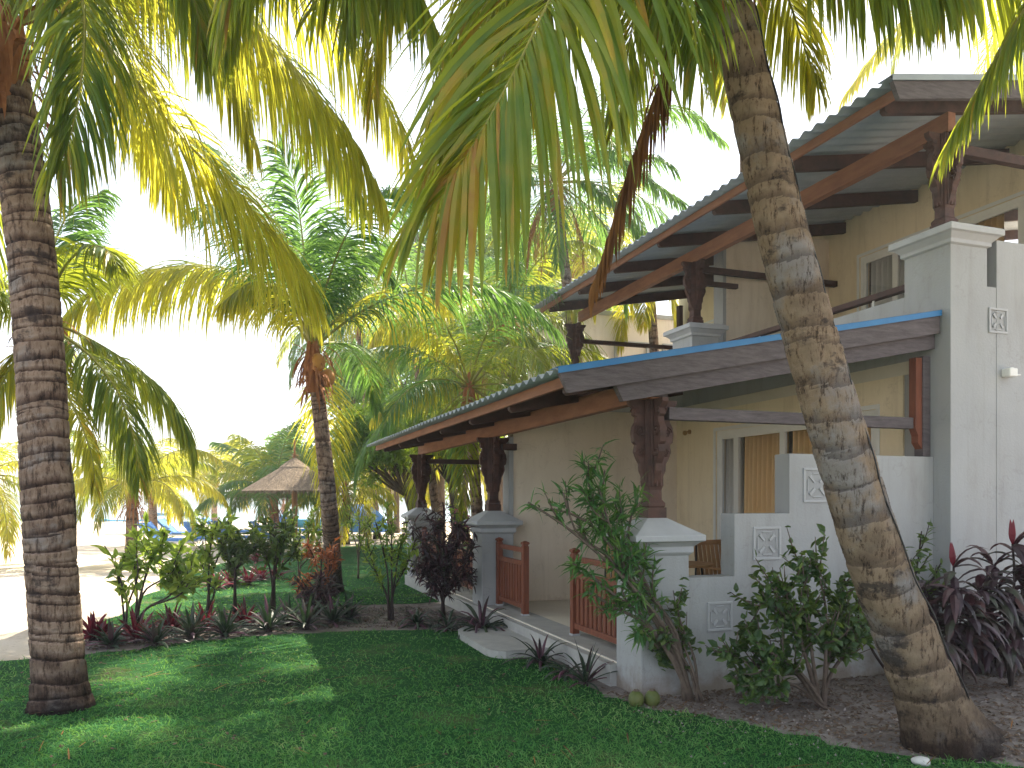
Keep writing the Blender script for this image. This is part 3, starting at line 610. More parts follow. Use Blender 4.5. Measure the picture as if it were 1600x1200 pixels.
# roofs
def roof(b0, z0, b1, z1, a0, a1, label, nloc, beam_b, beam_z, raf, near_board, edge_blue):
    sl = (z1-z0)/(b1-b0); n = int((a1-a0)/.19*8); a = np.linspace(a0, a1, n); w_ = .022*np.sin(2*PI*(a-a0)/.19); mb = MB(); V = []
    m_ = 7; r = np.random.default_rng(5)
    for th in (0, .004):
        for j in range(m_):
            t = j/(m_-1)
            for i in range(n): V.append((b0+(b1-b0)*t, a[i], z0+(z1-z0)*t+w_[i]+th+.003*math.sin(a[i]*1.7+j)))
    q = lambda L, j, i: L*m_*n+j*n+i
    F4 = []
    for j in range(m_-1):
        for i in range(n-1):
            F4.append((q(1, j, i), q(1, j, i+1), q(1, j+1, i+1), q(1, j+1, i))); F4.append((q(0, j, i), q(0, j+1, i), q(0, j+1, i+1), q(0, j, i+1)))
    for i in range(n-1): F4.append((q(0, 0, i), q(0, 0, i+1), q(1, 0, i+1), q(1, 0, i)))
    for j in range(m_-1):
        F4.append((q(0, j, 0), q(1, j, 0), q(1, j+1, 0), q(0, j+1, 0))); F4.append((q(0, j, n-1), q(0, j+1, n-1), q(1, j+1, n-1), q(1, j, n-1)))
    mb.add(V, F4); rs = mb.build('roof_sheet', 'metal_sheet', BLD, True)
    zf = lambda b_: z0+(b_-b0)*sl-.026
    # flashing over the near verge
    m2 = MB(); m2.hexa([(b0, a0-.03, zf(b0)+.0), (b1, a0-.03, zf(b1)+.0), (b1, a0-.026, zf(b1)), (b0, a0-.026, zf(b0)), (b0, a0-.03, zf(b0)+.055), (b1, a0-.03, zf(b1)+.055), (b1, a0-.026, zf(b1)+.055), (b0, a0-.026, zf(b0)+.055)])
    m2.hexa([(b0, a0-.03, zf(b0)+.051), (b1, a0-.03, zf(b1)+.051), (b1, a0+.16, zf(b1)+.051), (b0, a0+.16, zf(b0)+.051), (b0, a0-.03, zf(b0)+.056), (b1, a0-.03, zf(b1)+.056), (b1, a0+.16, zf(b1)+.056), (b0, a0+.16, zf(b0)+.056)])
    m2.build('verge_flashing', edge_blue, rs)
    # fascia batten under the sheet, set back from the eave
    eb = b0+.17
    mb = MB(); mb.box(eb, eb+.04, a0+.10, a1-.1, zf(eb)-.10, zf(eb)-.005); mb.build('eave_batten', 'timber_brown', BLD, bevel=.004)
    # main beam
    mb = MB(); mb.box(beam_b-.05, beam_b+.05, a0+.22, a1-.25, beam_z, beam_z+.20); mb.build('main_beam', 'timber_brown', BLD, bevel=.006)
    # rafters across, notched ends
    for ra in raf:
        be = b0+.215
        z_ = zf(be); mb = MB()
        mb.prism([(be, z_-.14), (be+.03, z_-.165), (b1-.02, zf(b1-.02)-.19), (b1-.02, zf(b1-.02)-.002), (be, z_-.002)], 1, ra-.035, ra+.035); mb.build('rafter', 'timber_dark', BLD)
    # second purlin near the wall
    pb = b0+(b1-b0)*.62; mb = MB(); mb.box(pb, pb+.06, a0+.25, a1-.1, zf(pb)-.15, zf(pb)-.152+.09); mb.build('purlin', 'timber_dark', BLD)
    # near verge boards
    for (off, top, hgt, be, t0) in near_board:
        mb = MB(); q_ = b0+be
        mb.prism([(q_, zf(q_)-top), (q_+.08, zf(q_+.08)-top-hgt), (b1-.01, zf(b1)-top-hgt), (b1-.01, zf(b1)-top)], 1, a0+off, a0+off+t0); mb.build('verge_board', 'timber_grey', BLD, bevel=.006)
    return rs
roof(-.80, 2.745, 3.25, 3.52, -.06, 9.75, '', 0, .235, 2.58, [.30+1.45*k for k in range(7)], [(-.012, .0, .17, .02, .05), (.05, .15, .16, .55, .07)], 'metal_sheet_blue')
roof(2.50, 5.62, 12.0, 7.26, -.20, 9.3, '', 0, 3.5, 5.37, [.12+1.45*k for k in range(7)], [(-.012, .0, .17, .02, .05)], 'metal_sheet')
# inner wall plate, cross beams, end bracket under the lower verge
part('cross_beam', 'timber_grey', [(.33, 3.09, .10, .19, 2.40, 2.51)], bevel=.005)
for a in (4.7, 9.3): part('cross_beam', 'timber_dark', [(.33, 3.2 if a > 9 else .54, a-.045, a+.045, 2.40, 2.49)])
part('wall_bracket', 'timber_grey', [(3.17, 3.265, .06, .17, 2.125, 3.12)], bevel=.004)
mb = MB(); mb.prism([(3.168, 3.10), (3.09, 3.10), (3.09, 2.40), (3.12, 2.33), (3.12, 2.26), (3.168, 2.20)], 1, .075, .155); mb.build('wall_bracket', 'timber_red', BLD, bevel=.004)
part('cross_beam', 'timber_dark', [(3.60, 6.16, 4.62, 4.70, 5.22, 5.31), (3.60, 4.3, 4.72, 4.79, 5.05, 5.12)])
part('cross_beam', 'timber_dark', [(3.60, 6.16, 9.24, 9.32, 4.98, 5.06), (5.95, 6.04, 9.22, 9.34, 5.06, 5.95)])
part('cross_beam', 'timber_dark', [(3.60, 6.16, .14, .22, 5.24, 5.34)])
# carved square lap of the beam over the near post
part('beam_block', 'timber_grey', [(.17, .33, .12, .33, 2.60, 2.76)], bevel=.005)
# balustrades
def balustrade(a0, a1, b_=.23, posts=True, h=.93):
    z = .22; root = bpy.data.objects.new('balustrade', None); COL.objects.link(root); root.parent = BLD; root.location = (b_, a0, z)
    for a in (0, a1-a0):
        mb = MB(); mb.box(-.04, .04, a-.04, a+.04, .02, h-.05); mb.sqlathe([(0, h-.05), (-.008, h-.045), (-.008, h-.03), (.006, h-.022), (.006, h), (-.03, h+.02)], -.04, .04, a-.04, a+.04); mb.build('post', 'timber_red', root, bevel=.004)
        mb = MB(); mb.box(-.045, .045, a-.045, a+.045, .0, .02); mb.build('post_foot', 'cap_paint', root)
    L = a1-a0
    for z0, z1 in ((h-.13, h-.07), (h-.30, h-.24), (.08, .14)): mb = MB(); mb.box(-.025, .025, .042, L-.042, z0, z1); mb.build('rail', 'timber_red', root, bevel=.004)
    k = int(L/.115)
    for i in range(k):
        a = .042+(i+.5)*(L-.084)/k; mb = MB(); mb.box(-.011, .011, a-.032, a+.032, .142, h-.302); mb.build('slat', 'timber_red', root, bevel=.002)
balustrade(3.48, 4.52); balustrade(.53, 1.92); balustrade(5.12, 6.9); balustrade(8.0, 9.14)
# fittings on the walls
def wall_lamp(pos, label, dirv):
    o = empty('wall_lamp', pos, 0, label, 'wall lamp'); d = np.array(dirv, float); m_ = MB(); m_.tube([d*0, d*.01, d*.02], .035, 12); m_.build('back_plate', 'brass', o)
    m_ = MB(); m_.tube([d*.02, d*.07, d*.08-Z3*.03], .012, 8); m_.ball(d*.09-Z3*.02, .038, 12); m_.build('lamp_head', 'brass', o, True)
u_ = np.array([-math.sin(RZ), math.cos(RZ), 0]); v_ = np.array([math.cos(RZ), math.sin(RZ), 0])
wall_lamp(BW(3.25, 4.45, 2.72), 'small brass lamp high in the corner of the ground floor terrace', -v_)
o = empty('floodlight', BW(3.98, -.17, 2.95), RZ, 'small white box floodlight on the plain end wall', 'floodlight')
m_ = MB(); m_.box(-.055, .055, -.10, -.0, -.04, .045); m_.build('housing', 'white_frame', o, bevel=.012)
m_ = MB(); m_.tube([(.03, -.05, -.02), (.12, -.07, -.015)], .007, 6); m_.ball((.07, -.02, .05), .02, 8); m_.build('sensor_arm', 'white_frame', o, True)
#__REST__
# ---------------------------------------------------------------- coconut palms
def wp(*p): return [W(*q) for q in p]
# left foreground palm
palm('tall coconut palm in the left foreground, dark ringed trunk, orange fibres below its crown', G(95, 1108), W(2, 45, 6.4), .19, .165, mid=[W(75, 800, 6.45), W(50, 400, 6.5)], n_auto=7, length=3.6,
     leaf=1.0, spacing=.095, tstep=.006, tseg=56, nl=95, seed=3, el_rng=(1.3, -.2), flare=1.3, flare_h=.35, bumpy=.05, az_skip=lambda x, y, e: (y < -.25 and x > -.5) or (x > .3 and e < .8),
     fronds=[dict(pts=wp((5, 50, 6.4), (80, -70, 6.15), (126, -10, 5.9), (130, 90, 5.75), (112, 205, 5.65), (88, 270, 5.6)), leaf=.95, n=90, width=.042, droop=1.5, a0=60, a1=24, mat='palm_leaf', seed=5),
             dict(pts=wp((5, 48, 6.5), (100, 10, 6.9), (205, 118, 7.2), (262, 190, 7.3), (330, 262, 7.4), (400, 340, 7.6), (460, 410, 7.8), (492, 470, 7.9)), leaf=1.25, n=100, width=.034, droop=1.25, mat='palm_leaf_yellow', bare=.3, a0=70, seed=6, r0=.03),
             dict(pts=wp((5, 40, 6.5), (130, -120, 6.9), (300, -60, 7.0), (435, 78, 7.1), (540, 200, 7.3), (596, 305, 7.4)), leaf=1.25, n=100, width=.034, droop=2.2, mat='palm_leaf_yellow', age=-.08, seed=7),
             dict(pts=wp((5, 40, 6.4), (200, -260, 6.0), (420, -210, 5.7), (600, -90, 5.4), (690, 60, 5.2)), leaf=1.1, n=105, width=.04, droop=2.2, mat='palm_leaf', age=.03, seed=8),
             dict(pts=wp((5, 40, 6.4), (120, -260, 5.6), (330, -250, 5.1), (520, -130, 4.9), (560, -20, 4.8)), leaf=1.0, n=100, width=.04, droop=2.0, mat='palm_leaf', seed=9),
             dict(pts=wp((5, 45, 6.5), (60, -20, 7.3), (150, 60, 8.0), (230, 200, 8.5), (280, 320, 8.8)), leaf=.95, n=90, width=.038, droop=1.3, mat='palm_leaf_yellow', seed=10),
             dict(pts=wp((5, 40, 6.4), (60, -200, 6.8), (200, -150, 7.5), (300, -20, 8), (365, 120, 8.3), (395, 230, 8.5)), leaf=1.1, n=100, width=.04, droop=1.9, mat='palm_leaf_yellow', seed=12),
             dict(pts=wp((5, 45, 6.5), (70, -60, 7.2), (170, 20, 8.2), (230, 150, 9), (250, 290, 9.5)), leaf=1.1, n=95, width=.042, droop=1.6, mat='palm_leaf_yellow', seed=13),
             dict(pts=wp((5, 40, 6.5), (100, -100, 7.4), (260, -50, 8.4), (400, 50, 9), (500, 170, 9.4), (565, 320, 9.6)), leaf=1.3, n=110, width=.04, droop=1.9, mat='palm_leaf', seed=14),
             dict(pts=wp((5, 40, 6.5), (140, -170, 7.6), (330, -130, 9), (480, -10, 9.6), (600, 150, 10), (650, 270, 10)), leaf=1.35, n=110, width=.04, droop=1.9, mat='palm_leaf_yellow', age=.06, seed=15),
             dict(pts=wp((5, 40, 6.4), (90, -160, 6.0), (230, -130, 5.9), (300, -10, 5.9), (315, 90, 5.9)), leaf=.9, n=95, width=.036, droop=1.8, seed=16),
             dict(pts=wp((0, 50, 6.4), (-40, -20, 6.0), (-90, 60, 5.8), (-110, 200, 5.7)), leaf=.9, n=80, droop=1.4, seed=11)])
# leaning palm right
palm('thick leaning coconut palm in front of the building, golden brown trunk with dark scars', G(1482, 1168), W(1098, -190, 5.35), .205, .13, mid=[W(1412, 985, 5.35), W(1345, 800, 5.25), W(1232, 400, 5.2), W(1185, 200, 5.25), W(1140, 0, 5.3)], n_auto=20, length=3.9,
     leaf=1.0, spacing=.17, tm='trunk_golden', tstep=.006, tseg=64, nl=95, seed=14, el_rng=(1.3, .05), flare=1.75, flare_h=.42, bumpy=.05, az_skip=lambda x, y, e: (x > .15 and y > .0 and e < .75) or (x > -.3 and y > .3 and e < .4),
     fronds=[dict(pts=wp((1100, -190, 5.35), (1010, -240, 4.8), (915, -110, 4.3), (859, 0, 4.1), (815, 90, 4.0), (766, 182, 3.97), (725, 250, 3.95), (685, 315, 3.97)), leaf=1.36, n=100, dens=1.0, side=(-.96, .28, 0), width=.052, droop=1.0, S=7, a0=64, a1=26, age=.02, tipage=.36, seed=20, r0=.018, lift=.1),
             dict(pts=wp((1100, -190, 5.4), (960, -300, 5.6), (850, -220, 5.8), (760, 0, 6.0), (700, 160, 6.1), (672, 260, 6.2)), leaf=1.1, n=90, width=.04, droop=1.6, age=.26, seed=21),
             dict(pts=wp((1100, -190, 5.4), (1062, -40, 5.7), (1040, 100, 5.8), (995, 230, 5.9), (945, 390, 5.9), (925, 450, 5.9)), leaf=.55, n=80, width=.03, droop=2.6, mat='palm_leaf_dry', dead=True, seed=22, a0=30, a1=12),
             dict(pts=wp((1100, -190, 5.3), (1170, -250, 5.0), (1290, -130, 4.8), (1400, -70, 4.7), (1500, -30, 4.6)), leaf=.85, n=80, width=.036, droop=2.6, seed=23),
             dict(pts=wp((1100, -190, 5.5), (1170, -140, 6.0), (1225, -20, 6.3), (1262, 90, 6.5), (1275, 130, 6.5)), leaf=.75, n=70, width=.036, droop=1.6, mat='palm_leaf_yellow', age=-.1, seed=24),
             dict(pts=wp((1100, -190, 5.3), (900, -340, 5.2), (720, -260, 5.2), (600, -130, 5.3), (545, 10, 5.4)), leaf=1.1, n=95, width=.04, droop=1.9, seed=26),
             dict(pts=wp((1100, -190, 5.6), (960, -280, 6.4), (830, -160, 7), (740, -10, 7.4), (690, 130, 7.6)), leaf=1.1, n=95, width=.042, droop=1.9, mat='palm_leaf_yellow', seed=27),
             dict(pts=wp((1100, -190, 5.6), (1010, -310, 6.2), (905, -200, 6.8), (852, 0, 7.2), (830, 160, 7.4)), leaf=1.1, n=95, width=.038, droop=1.7, mat='palm_leaf_yellow', age=.1, seed=28),
             dict(pts=wp((1100, -190, 5.6), (1060, -240, 6.4), (1010, -100, 7), (985, 60, 7.3), (960, 200, 7.5)), leaf=1.0, n=95, width=.038, droop=1.7, age=.1, seed=29),
             dict(pts=wp((1100, -190, 5.6), (980, -420, 6.2), (780, -330, 6.6), (640, -140, 6.8), (590, 40, 7.0), (585, 150, 7.0)), leaf=1.2, n=110, width=.036, droop=2.0, mat='palm_leaf_yellow', age=.1, seed=30),
             dict(pts=wp((1100, -190, 5.4), (950, -360, 5.6), (760, -360, 5.9), (520, -210, 6.2), (400, -70, 6.4), (350, 70, 6.5)), leaf=1.15, n=105, width=.036, droop=1.9, seed=35),
             dict(pts=wp((1100, -190, 5.3), (1050, -120, 4.7), (1080, 0, 4.3), (1090, 90, 4.2)), leaf=.8, n=60, width=.045, droop=1.8, seed=25)])
# palm outside the frame on the right, one frond hanging into the picture
palm('coconut frond hanging in from the upper right in front of the upstairs roof', (5.9, 3.0, 0), W(1960, -330, 4.9), .17, .13, n_auto=13, length=3.6, leaf=.9, nl=70, seed=31, el_rng=(1.3, -.1), az_skip=lambda x, y, e: x < -.1 and e < .9, tstep=.03,
     fronds=[dict(pts=wp((1960, -330, 4.9), (1800, -290, 4.8), (1680, -120, 4.8), (1600, 15, 4.85), (1545, 110, 4.9), (1500, 190, 4.95), (1480, 228, 5)), leaf=.62, n=90, width=.026, droop=1.5, a0=45, a1=20, age=.0, seed=32)])
palm('sunlit palm whose yellow-green fronds rise behind the upstairs roof ridge', (13.5, 19.5, 0), W(1640, -90, 18), .17, .13, n_auto=14, length=4.2, leaf=1.0, nl=60, seed=33, mats=('palm_leaf_yellow', 'palm_leaf'), tstep=.05, tseg=12, S=3,
     fronds=[dict(pts=wp((1640, -90, 18), (1560, -90, 17.5), (1450, -10, 17), (1370, 80, 17), (1320, 150, 17)), leaf=1.1, n=80, width=.05, droop=1.6, mat='palm_leaf_yellow', seed=34)])
# tall palms added to shade the lawn, their crowns unseen above the frame
palm('tall palm added for shade beyond the house, its trunk top hidden behind the leaning palm', (5.3, 19.0, 0), (3.7, 14.8, 12.6), .17, .11, mid=[(5.2, 18.8, 5.5), (5.12, 17, 8), (4.5, 15.4, 11)], n_auto=10, length=3.8, leaf=1.05, nl=60, seed=36, el_rng=(1.3, -.15), S=3, tstep=.05, tseg=14, lw=.06)
palm('very tall palm added for shade behind the right part of the house, crown high above the roof', (12.5, 9.5, 0), (2.6, 12.2, 12.6), .22, .14, mid=[(11, 9.2, 5), (7.5, 10, 10)], n_auto=26, length=3.6, leaf=1.05, nl=60, seed=37, el_rng=(1.3, -.0), S=3, tstep=.05, tseg=14, lw=.06)
palm('second tall palm added for shade beyond the house, leaning left above the picture', (5.9, 19.4, 0), (.9, 15.8, 12.9), .15, .1, mid=[(5.7, 19.1, 5.5), (5.1, 17.3, 8.2), (4.3, 15.6, 11), (2.6, 15.7, 12.4)], n_auto=7, length=3.6, leaf=1.0, nl=60, seed=38, el_rng=(1.3, -.3), S=3, tstep=.03, tseg=16, lw=.055)
# mid palm with the big arching frond
palm('coconut palm left of the veranda with a slender curved trunk and a wide arching crown', G(522, 925), W(489, 545, 12.6), .15, .105, mid=[W(515, 800, 12.8), W(497, 620, 12.7)], n_auto=16, length=3.9, leaf=1.0, spacing=.085, nl=80, seed=41,
     tstep=.012, tseg=28, dead=0, el_rng=(1.35, -.3), az_skip=lambda x, y, e: (x < -.2 and e < .8) or (x > 0 and y < .4 and e < .55) or (y < -.3 and e < .5), flare=1.25, mats=('palm_leaf', 'palm_leaf_yellow', 'palm_leaf_cool'), cocos=3, bumpy=.08,
     fronds=[dict(pts=wp((487, 535, 12.6), (445, 465, 12.4), (380, 425, 12.2), (290, 415, 12), (195, 432, 11.8), (130, 465, 11.7), (96, 505, 11.6)), leaf=1.25, n=115, width=.04, droop=2.1, mat='palm_leaf_yellow', age=-.05, seed=42),
             dict(pts=wp((487, 535, 12.6), (455, 420, 13), (400, 310, 13.5), (345, 240, 13.8), (300, 215, 14)), leaf=1.15, n=100, width=.045, droop=.9, mat='palm_leaf_cool', seed=43),
             dict(pts=wp((490, 535, 12.6), (478, 420, 12.3), (462, 300, 12.1), (435, 230, 12)), leaf=1.0, n=90, width=.045, droop=.8, mat='palm_leaf_cool', seed=44),
             dict(pts=wp((490, 535, 12.6), (450, 470, 12), (400, 440, 11.4), (350, 470, 11)), leaf=.9, n=85, width=.04, droop=1.8, mat='palm_leaf_yellow', seed=46),
             dict(pts=wp((495, 535, 12.6), (535, 440, 12.8), (580, 400, 13), (620, 440, 13.2)), leaf=.8, n=80, width=.04, droop=1.4, mat='palm_leaf_cool', seed=45)])
# palm hidden behind the foreground trunk
palm('coconut palm standing just behind the foreground trunk, its fronds spreading to both sides', G(100, 965), W(66, 500, 9.4), .11, .09, mid=[W(104, 800, 9.3), W(84, 640, 9.35)], n_auto=7, length=2.4, leaf=.75, nl=75, seed=51, tstep=.014, el_rng=(1.3, -.2), az_skip=lambda x, y, e: x > .3 and e < .6,
     fronds=[dict(pts=wp((66, 500, 9.4), (100, 525, 9.2), (145, 560, 9.0), (185, 615, 8.8), (210, 690, 8.7), (218, 745, 8.6)), leaf=.85, n=95, width=.036, droop=1.7, mat='palm_leaf', seed=52),
             dict(pts=wp((66, 500, 9.4), (120, 520, 9.6), (190, 560, 9.7), (255, 610, 9.8), (292, 670, 9.8), (300, 710, 9.8)), leaf=.8, n=90, width=.036, droop=1.9, mat='palm_leaf', age=.05, seed=53),
             dict(pts=wp((62, 500, 9.4), (30, 460, 9.2), (-20, 480, 9), (-60, 560, 8.9)), leaf=.85, n=80, droop=1.6, seed=54),
             dict(pts=wp((62, 505, 9.4), (25, 560, 9.0), (-15, 640, 8.8), (-30, 720, 8.7)), leaf=.6, n=80, droop=1.4, mat='palm_leaf_yellow', seed=55),
             dict(pts=wp((66, 500, 9.4), (80, 400, 9.8), (110, 330, 10.2), (160, 300, 10.5)), leaf=.75, n=80, droop=1.2, mat='palm_leaf_cool', seed=56),
             dict(pts=wp((66, 500, 9.4), (100, 600, 8.6), (140, 700, 8.3), (150, 770, 8.2)), leaf=.55, n=60, droop=1.8, mat='palm_leaf_yellow', seed=57)])
# beach palms
palm('short beach palm with a stout trunk and drooping golden fronds, left of the shrubs', G(205, 884), W(206, 765, 20.5), .15, .12, n_auto=18, length=2.9, leaf=.62, nl=60, seed=61, mats=('palm_leaf_yellow', 'palm_leaf_yellow', 'palm_leaf'), el_rng=(1.3, .3), sag=1.75, tstep=.03, tseg=16, S=3, lw=.045, droop=1.7)
palm('small beach palm behind the stout one, orange brown trunk', G(240, 848), W(238, 752, 29), .17, .13, n_auto=14, length=3.0, leaf=.8, nl=50, seed=62, mats=('palm_leaf_yellow',), el_rng=(1.3, .2), sag=1.7, tstep=.05, tseg=12, S=3, lw=.05)
palm('bright green young palm with upright fronds behind the thatched parasols', G(432, 852), W(428, 775, 28), .16, .12, n_auto=20, length=3.3, leaf=.85, nl=55, seed=63, mats=('palm_leaf', 'palm_leaf_cool'), el_rng=(1.5, .1), sag=1.0, tstep=.05, tseg=12, S=3, lw=.06)
palm('pale yellow-green palm in full sun far along the beach', G(335, 822), W(335, 745, 42), .2, .15, n_auto=18, length=4.0, leaf=1.1, nl=50, seed=64, mats=('palm_leaf_yellow',), el_rng=(1.3, .1), sag=1.6, tstep=.08, tseg=10, S=3, lw=.09)
palm('low palm with orange tinged fronds at the far left edge of the beach', G(-30, 880), W(-25, 745, 20), .15, .12, n_auto=15, length=2.6, leaf=.7, nl=55, seed=65, mats=('palm_leaf_yellow', 'palm_leaf'), el_rng=(1.1, -.2), sag=2.0, tstep=.05, tseg=12, S=3)
palm('small palm just right of the thatched parasols with a thin pale trunk', G(541, 850), W(540, 765, 27), .12, .09, n_auto=15, length=2.6, leaf=.75, nl=50, seed=66, mats=('palm_leaf_yellow', 'palm_leaf'), el_rng=(1.2, -.2), sag=1.9, tstep=.05, tseg=12, S=3)
for k, (bx, by, cx, cy, Y, ln, ms, lab) in enumerate([
        (752, 893, 733, 605, 18, 4.0, ('palm_leaf', 'palm_leaf_cool'), 'full crowned palm rising right behind the ground floor veranda roof, ringed pinkish trunk'),
        (812, 880, 796, 490, 21, 3.8, ('palm_leaf', 'palm_leaf_cool'), 'taller palm with coconuts, directly left of the upstairs veranda roof'),
        (940, 880, 868, 285, 19, 3.6, ('palm_leaf_cool',), 'tall palm with blue-green fronds and dry skirt, its trunk seen behind the upstairs veranda post'),
        (690, 850, 640, 470, 25, 4.2, ('palm_leaf_cool', 'palm_leaf'), 'dense green palm behind the hanging frond, between the curved palm and the veranda'),
        (860, 850, 905, 400, 27, 3.6, ('palm_leaf_yellow', 'palm_leaf', 'palm_leaf'), 'palm with yellow fronds behind the far end of the upstairs roof'),
        (712, 842, 700, 690, 34, 3.6, ('palm_leaf_yellow',), 'low golden palm seen between the two far veranda posts'),
        (610, 838, 605, 700, 38, 4.2, ('palm_leaf_yellow',), 'golden sunlit palm below the round green tree, far back'),
        (590, 836, 560, 500, 34, 5.0, ('palm_leaf_cool', 'palm_leaf'), 'tall slim palm far behind the curved palm, cool green crown')]):
    ex = []
    if k == 0: ex = [dict(pts=wp((733, 600, 18), (700, 545, 17.6), (650, 500, 17.2), (600, 505, 17), (570, 560, 16.9)), leaf=1.0, n=80, width=.05, droop=2.0, mat='palm_leaf_yellow', age=.2, seed=71),
                     dict(pts=wp((733, 605, 18), (690, 600, 17.4), (630, 615, 17), (585, 650, 16.8)), leaf=.8, n=70, width=.05, droop=2.0, mat='palm_leaf_yellow', age=.1, seed=72),
                     dict(pts=wp((735, 600, 18), (790, 520, 18), (840, 540, 18.2), (865, 600, 18.3)), leaf=.9, n=70, width=.05, droop=1.8, mat='palm_leaf', seed=73)]
    if k == 2: ex = [dict(pts=wp((868, 285, 19), (940, 235, 18.6), (1030, 290, 18.3), (1090, 330, 18.2)), leaf=.8, n=70, width=.05, droop=1.5, mat='palm_leaf_cool', seed=74),
                     dict(pts=wp((868, 285, 19), (960, 190, 19), (1060, 170, 19), (1130, 220, 19)), leaf=.9, n=70, width=.05, droop=1.3, mat='palm_leaf_cool', seed=75),
                     dict(pts=wp((868, 285, 19), (920, 290, 18.6), (985, 340, 18.4), (1010, 420, 18.3)), leaf=.8, n=70, width=.05, droop=1.6, mat='palm_leaf_cool', seed=76)]
    palm(lab, G(bx, by)*Y/G(bx, by)[1]*[1, 1, 0], W(cx, cy, Y), .15, .115, n_auto=20, length=ln, leaf=.95, nl=62, seed=80+k, mats=ms, el_rng=(1.35, -.5), sag=1.5, tstep=.02 if k < 3 else .06, tseg=20 if k < 3 else 10, S=3, lw=.036 if k < 3 else .055, cocos=6 if k == 1 else 0, dead=5 if k in (1, 2) else 0, fronds=ex, spacing=.13, bumpy=.08)
palm('palm showing only its hanging yellow fronds between the upstairs veranda and the far white house', (3.9, 19.9, 0), W(1015, 425, 19.9), .14, .11, n_auto=7, length=2.2, leaf=.75, nl=55, seed=95, mats=('palm_leaf_yellow',), el_rng=(.9, -.6), sag=2.0, tstep=.06, tseg=12, S=3)
# thin black cable on the leaning trunk
tr_path = spline(wp((1482+30, 1100, 5.3), (1412+52, 985, 5.2), (1345+42, 800, 5.12), (1232+37, 400, 5.12), (1185+35, 200, 5.15), (1140+33, 0, 5.2)), 60)
tr_path = tr_path+np.array([.018, 0, 0])+np.stack([.008*np.sin(np.arange(60)*.9), 0*np.arange(60), 0*np.arange(60)], 1)
mb = MB(); mb.tube(tr_path, .006, 6); tag(mb.build('cable', 'cable_rubber', smooth=True), 'thin black cable running up the right side of the leaning palm trunk', 'cable')
# ---------------------------------------------------------------- broadleaf trees
def tree(label, base, height, crown_c, crown_r, mat, seed, nleaf, leaf=.12, trunk_r=.12, trunks=1, name='broadleaf_tree', group=None, flat=.8):
    r = np.random.default_rng(seed); base = np.array(base, float); root = empty(name, base, 0, label, 'tree', group); c = np.array(crown_c, float)-base; st = MB()
    cl = []
    for k in range(46):
        d = nrm(r.normal(0, 1, 3)); cl.append(c+d*crown_r*np.array([1, 1, flat])*r.uniform(.35, 1.0))
    cl = np.array(cl)
    for t in range(trunks):
        b0 = np.array([r.uniform(-.3, .3), r.uniform(-.3, .3), 0])*(trunks > 1); fork = b0*.6+(c-b0*.6)*.52+r.normal(0, .15, 3)
        st.tube(spline([b0, b0+(fork-b0)*.5+r.normal(0, .08, 3), fork], 10), np.linspace(trunk_r, trunk_r*.65, 10), 10)
        for q in cl[t::trunks][:16]: st.tube(spline([fork, fork+(q-fork)*.5+r.normal(0, .2*crown_r*.5, 3), q], 8), np.linspace(trunk_r*.5, trunk_r*.08, 8), 6)
    st.build('trunk', 'bark', root, True)
    i = r.integers(0, len(cl), nleaf); P = cl[i]+nrm(r.normal(0, 1, (nleaf, 3)))*(r.random((nleaf, 1))**.5)*crown_r*.30; D = nrm(r.normal(0, 1, (nleaf, 3))-Z3*.2)
    mb = MB(); ribbons(mb, P, D, nrm(r.normal(0, 1, (nleaf, 3))), leaf*r.uniform(.6, 1.3, nleaf), leaf*.45, .5, 2, np.array([.3, 1, .1]), 0, np.clip(r.random(nleaf)*.7+(r.random(len(cl))[i])*.3, 0, 1), r)
    mb.build('crown', mat, root); return root
def gp(px, Y): return np.array([(px-CX)/F*Y, Y, 0])
tree('round dark green broadleaf tree beside the far end of the veranda roof, bare branches below', gp(672, 21), 4, W(588, 690, 20.5), 1.15, 'tree_leaf', 101, 9000, .13, .09)
tree('bushy green tree behind the veranda with leafy crown under the roof edge', gp(655, 24), 4, W(640, 668, 24), 1.5, 'tree_leaf', 102, 9000, .14, .11, 2)
tree('twin stemmed tree between the two far veranda posts', gp(706, 25), 4, W(712, 660, 25), 1.5, 'tree_leaf', 103, 7000, .14, .11, 2)
tree('blue-green tree in the gap behind the curved palm trunk', gp(575, 36), 5, W(560, 610, 36), 2.0, 'tree_leaf_blue', 104, 8000, .2, .14)
tree('pale blue-green tree far back above the round green tree', gp(620, 40), 5, W(625, 560, 40), 2.6, 'tree_leaf_blue', 105, 9000, .24, .16)
tree('large leafy tree behind the taller palms in the middle of the picture', gp(780, 33), 6, W(770, 440, 33), 3.6, 'tree_leaf', 106, 16000, .22, .2)
tree('leafy tree hard against the far end of the upstairs roof', gp(895, 31), 6, W(880, 440, 31), 2.3, 'tree_leaf', 107, 9000, .2, .16)
tree('dark green tree filling the gap behind the full crowned palm', gp(730, 30), 5, W(735, 600, 30), 2.6, 'tree_leaf', 108, 10000, .2, .16)
tree('rounded green bush-like tree behind the young upright palm', gp(445, 45), 4, W(452, 722, 45), 1.9, 'tree_leaf_blue', 109, 6000, .24, .12)
tree('low spreading tree far along the beach between the palms', gp(640, 46), 4, W(650, 730, 46), 2.4, 'tree_leaf', 110, 7000, .26, .14)
tree('blue-green leafy tree high behind the large central frond', gp(690, 36), 8, W(690, 370, 36), 2.6, 'tree_leaf_blue', 111, 11000, .24, .2)
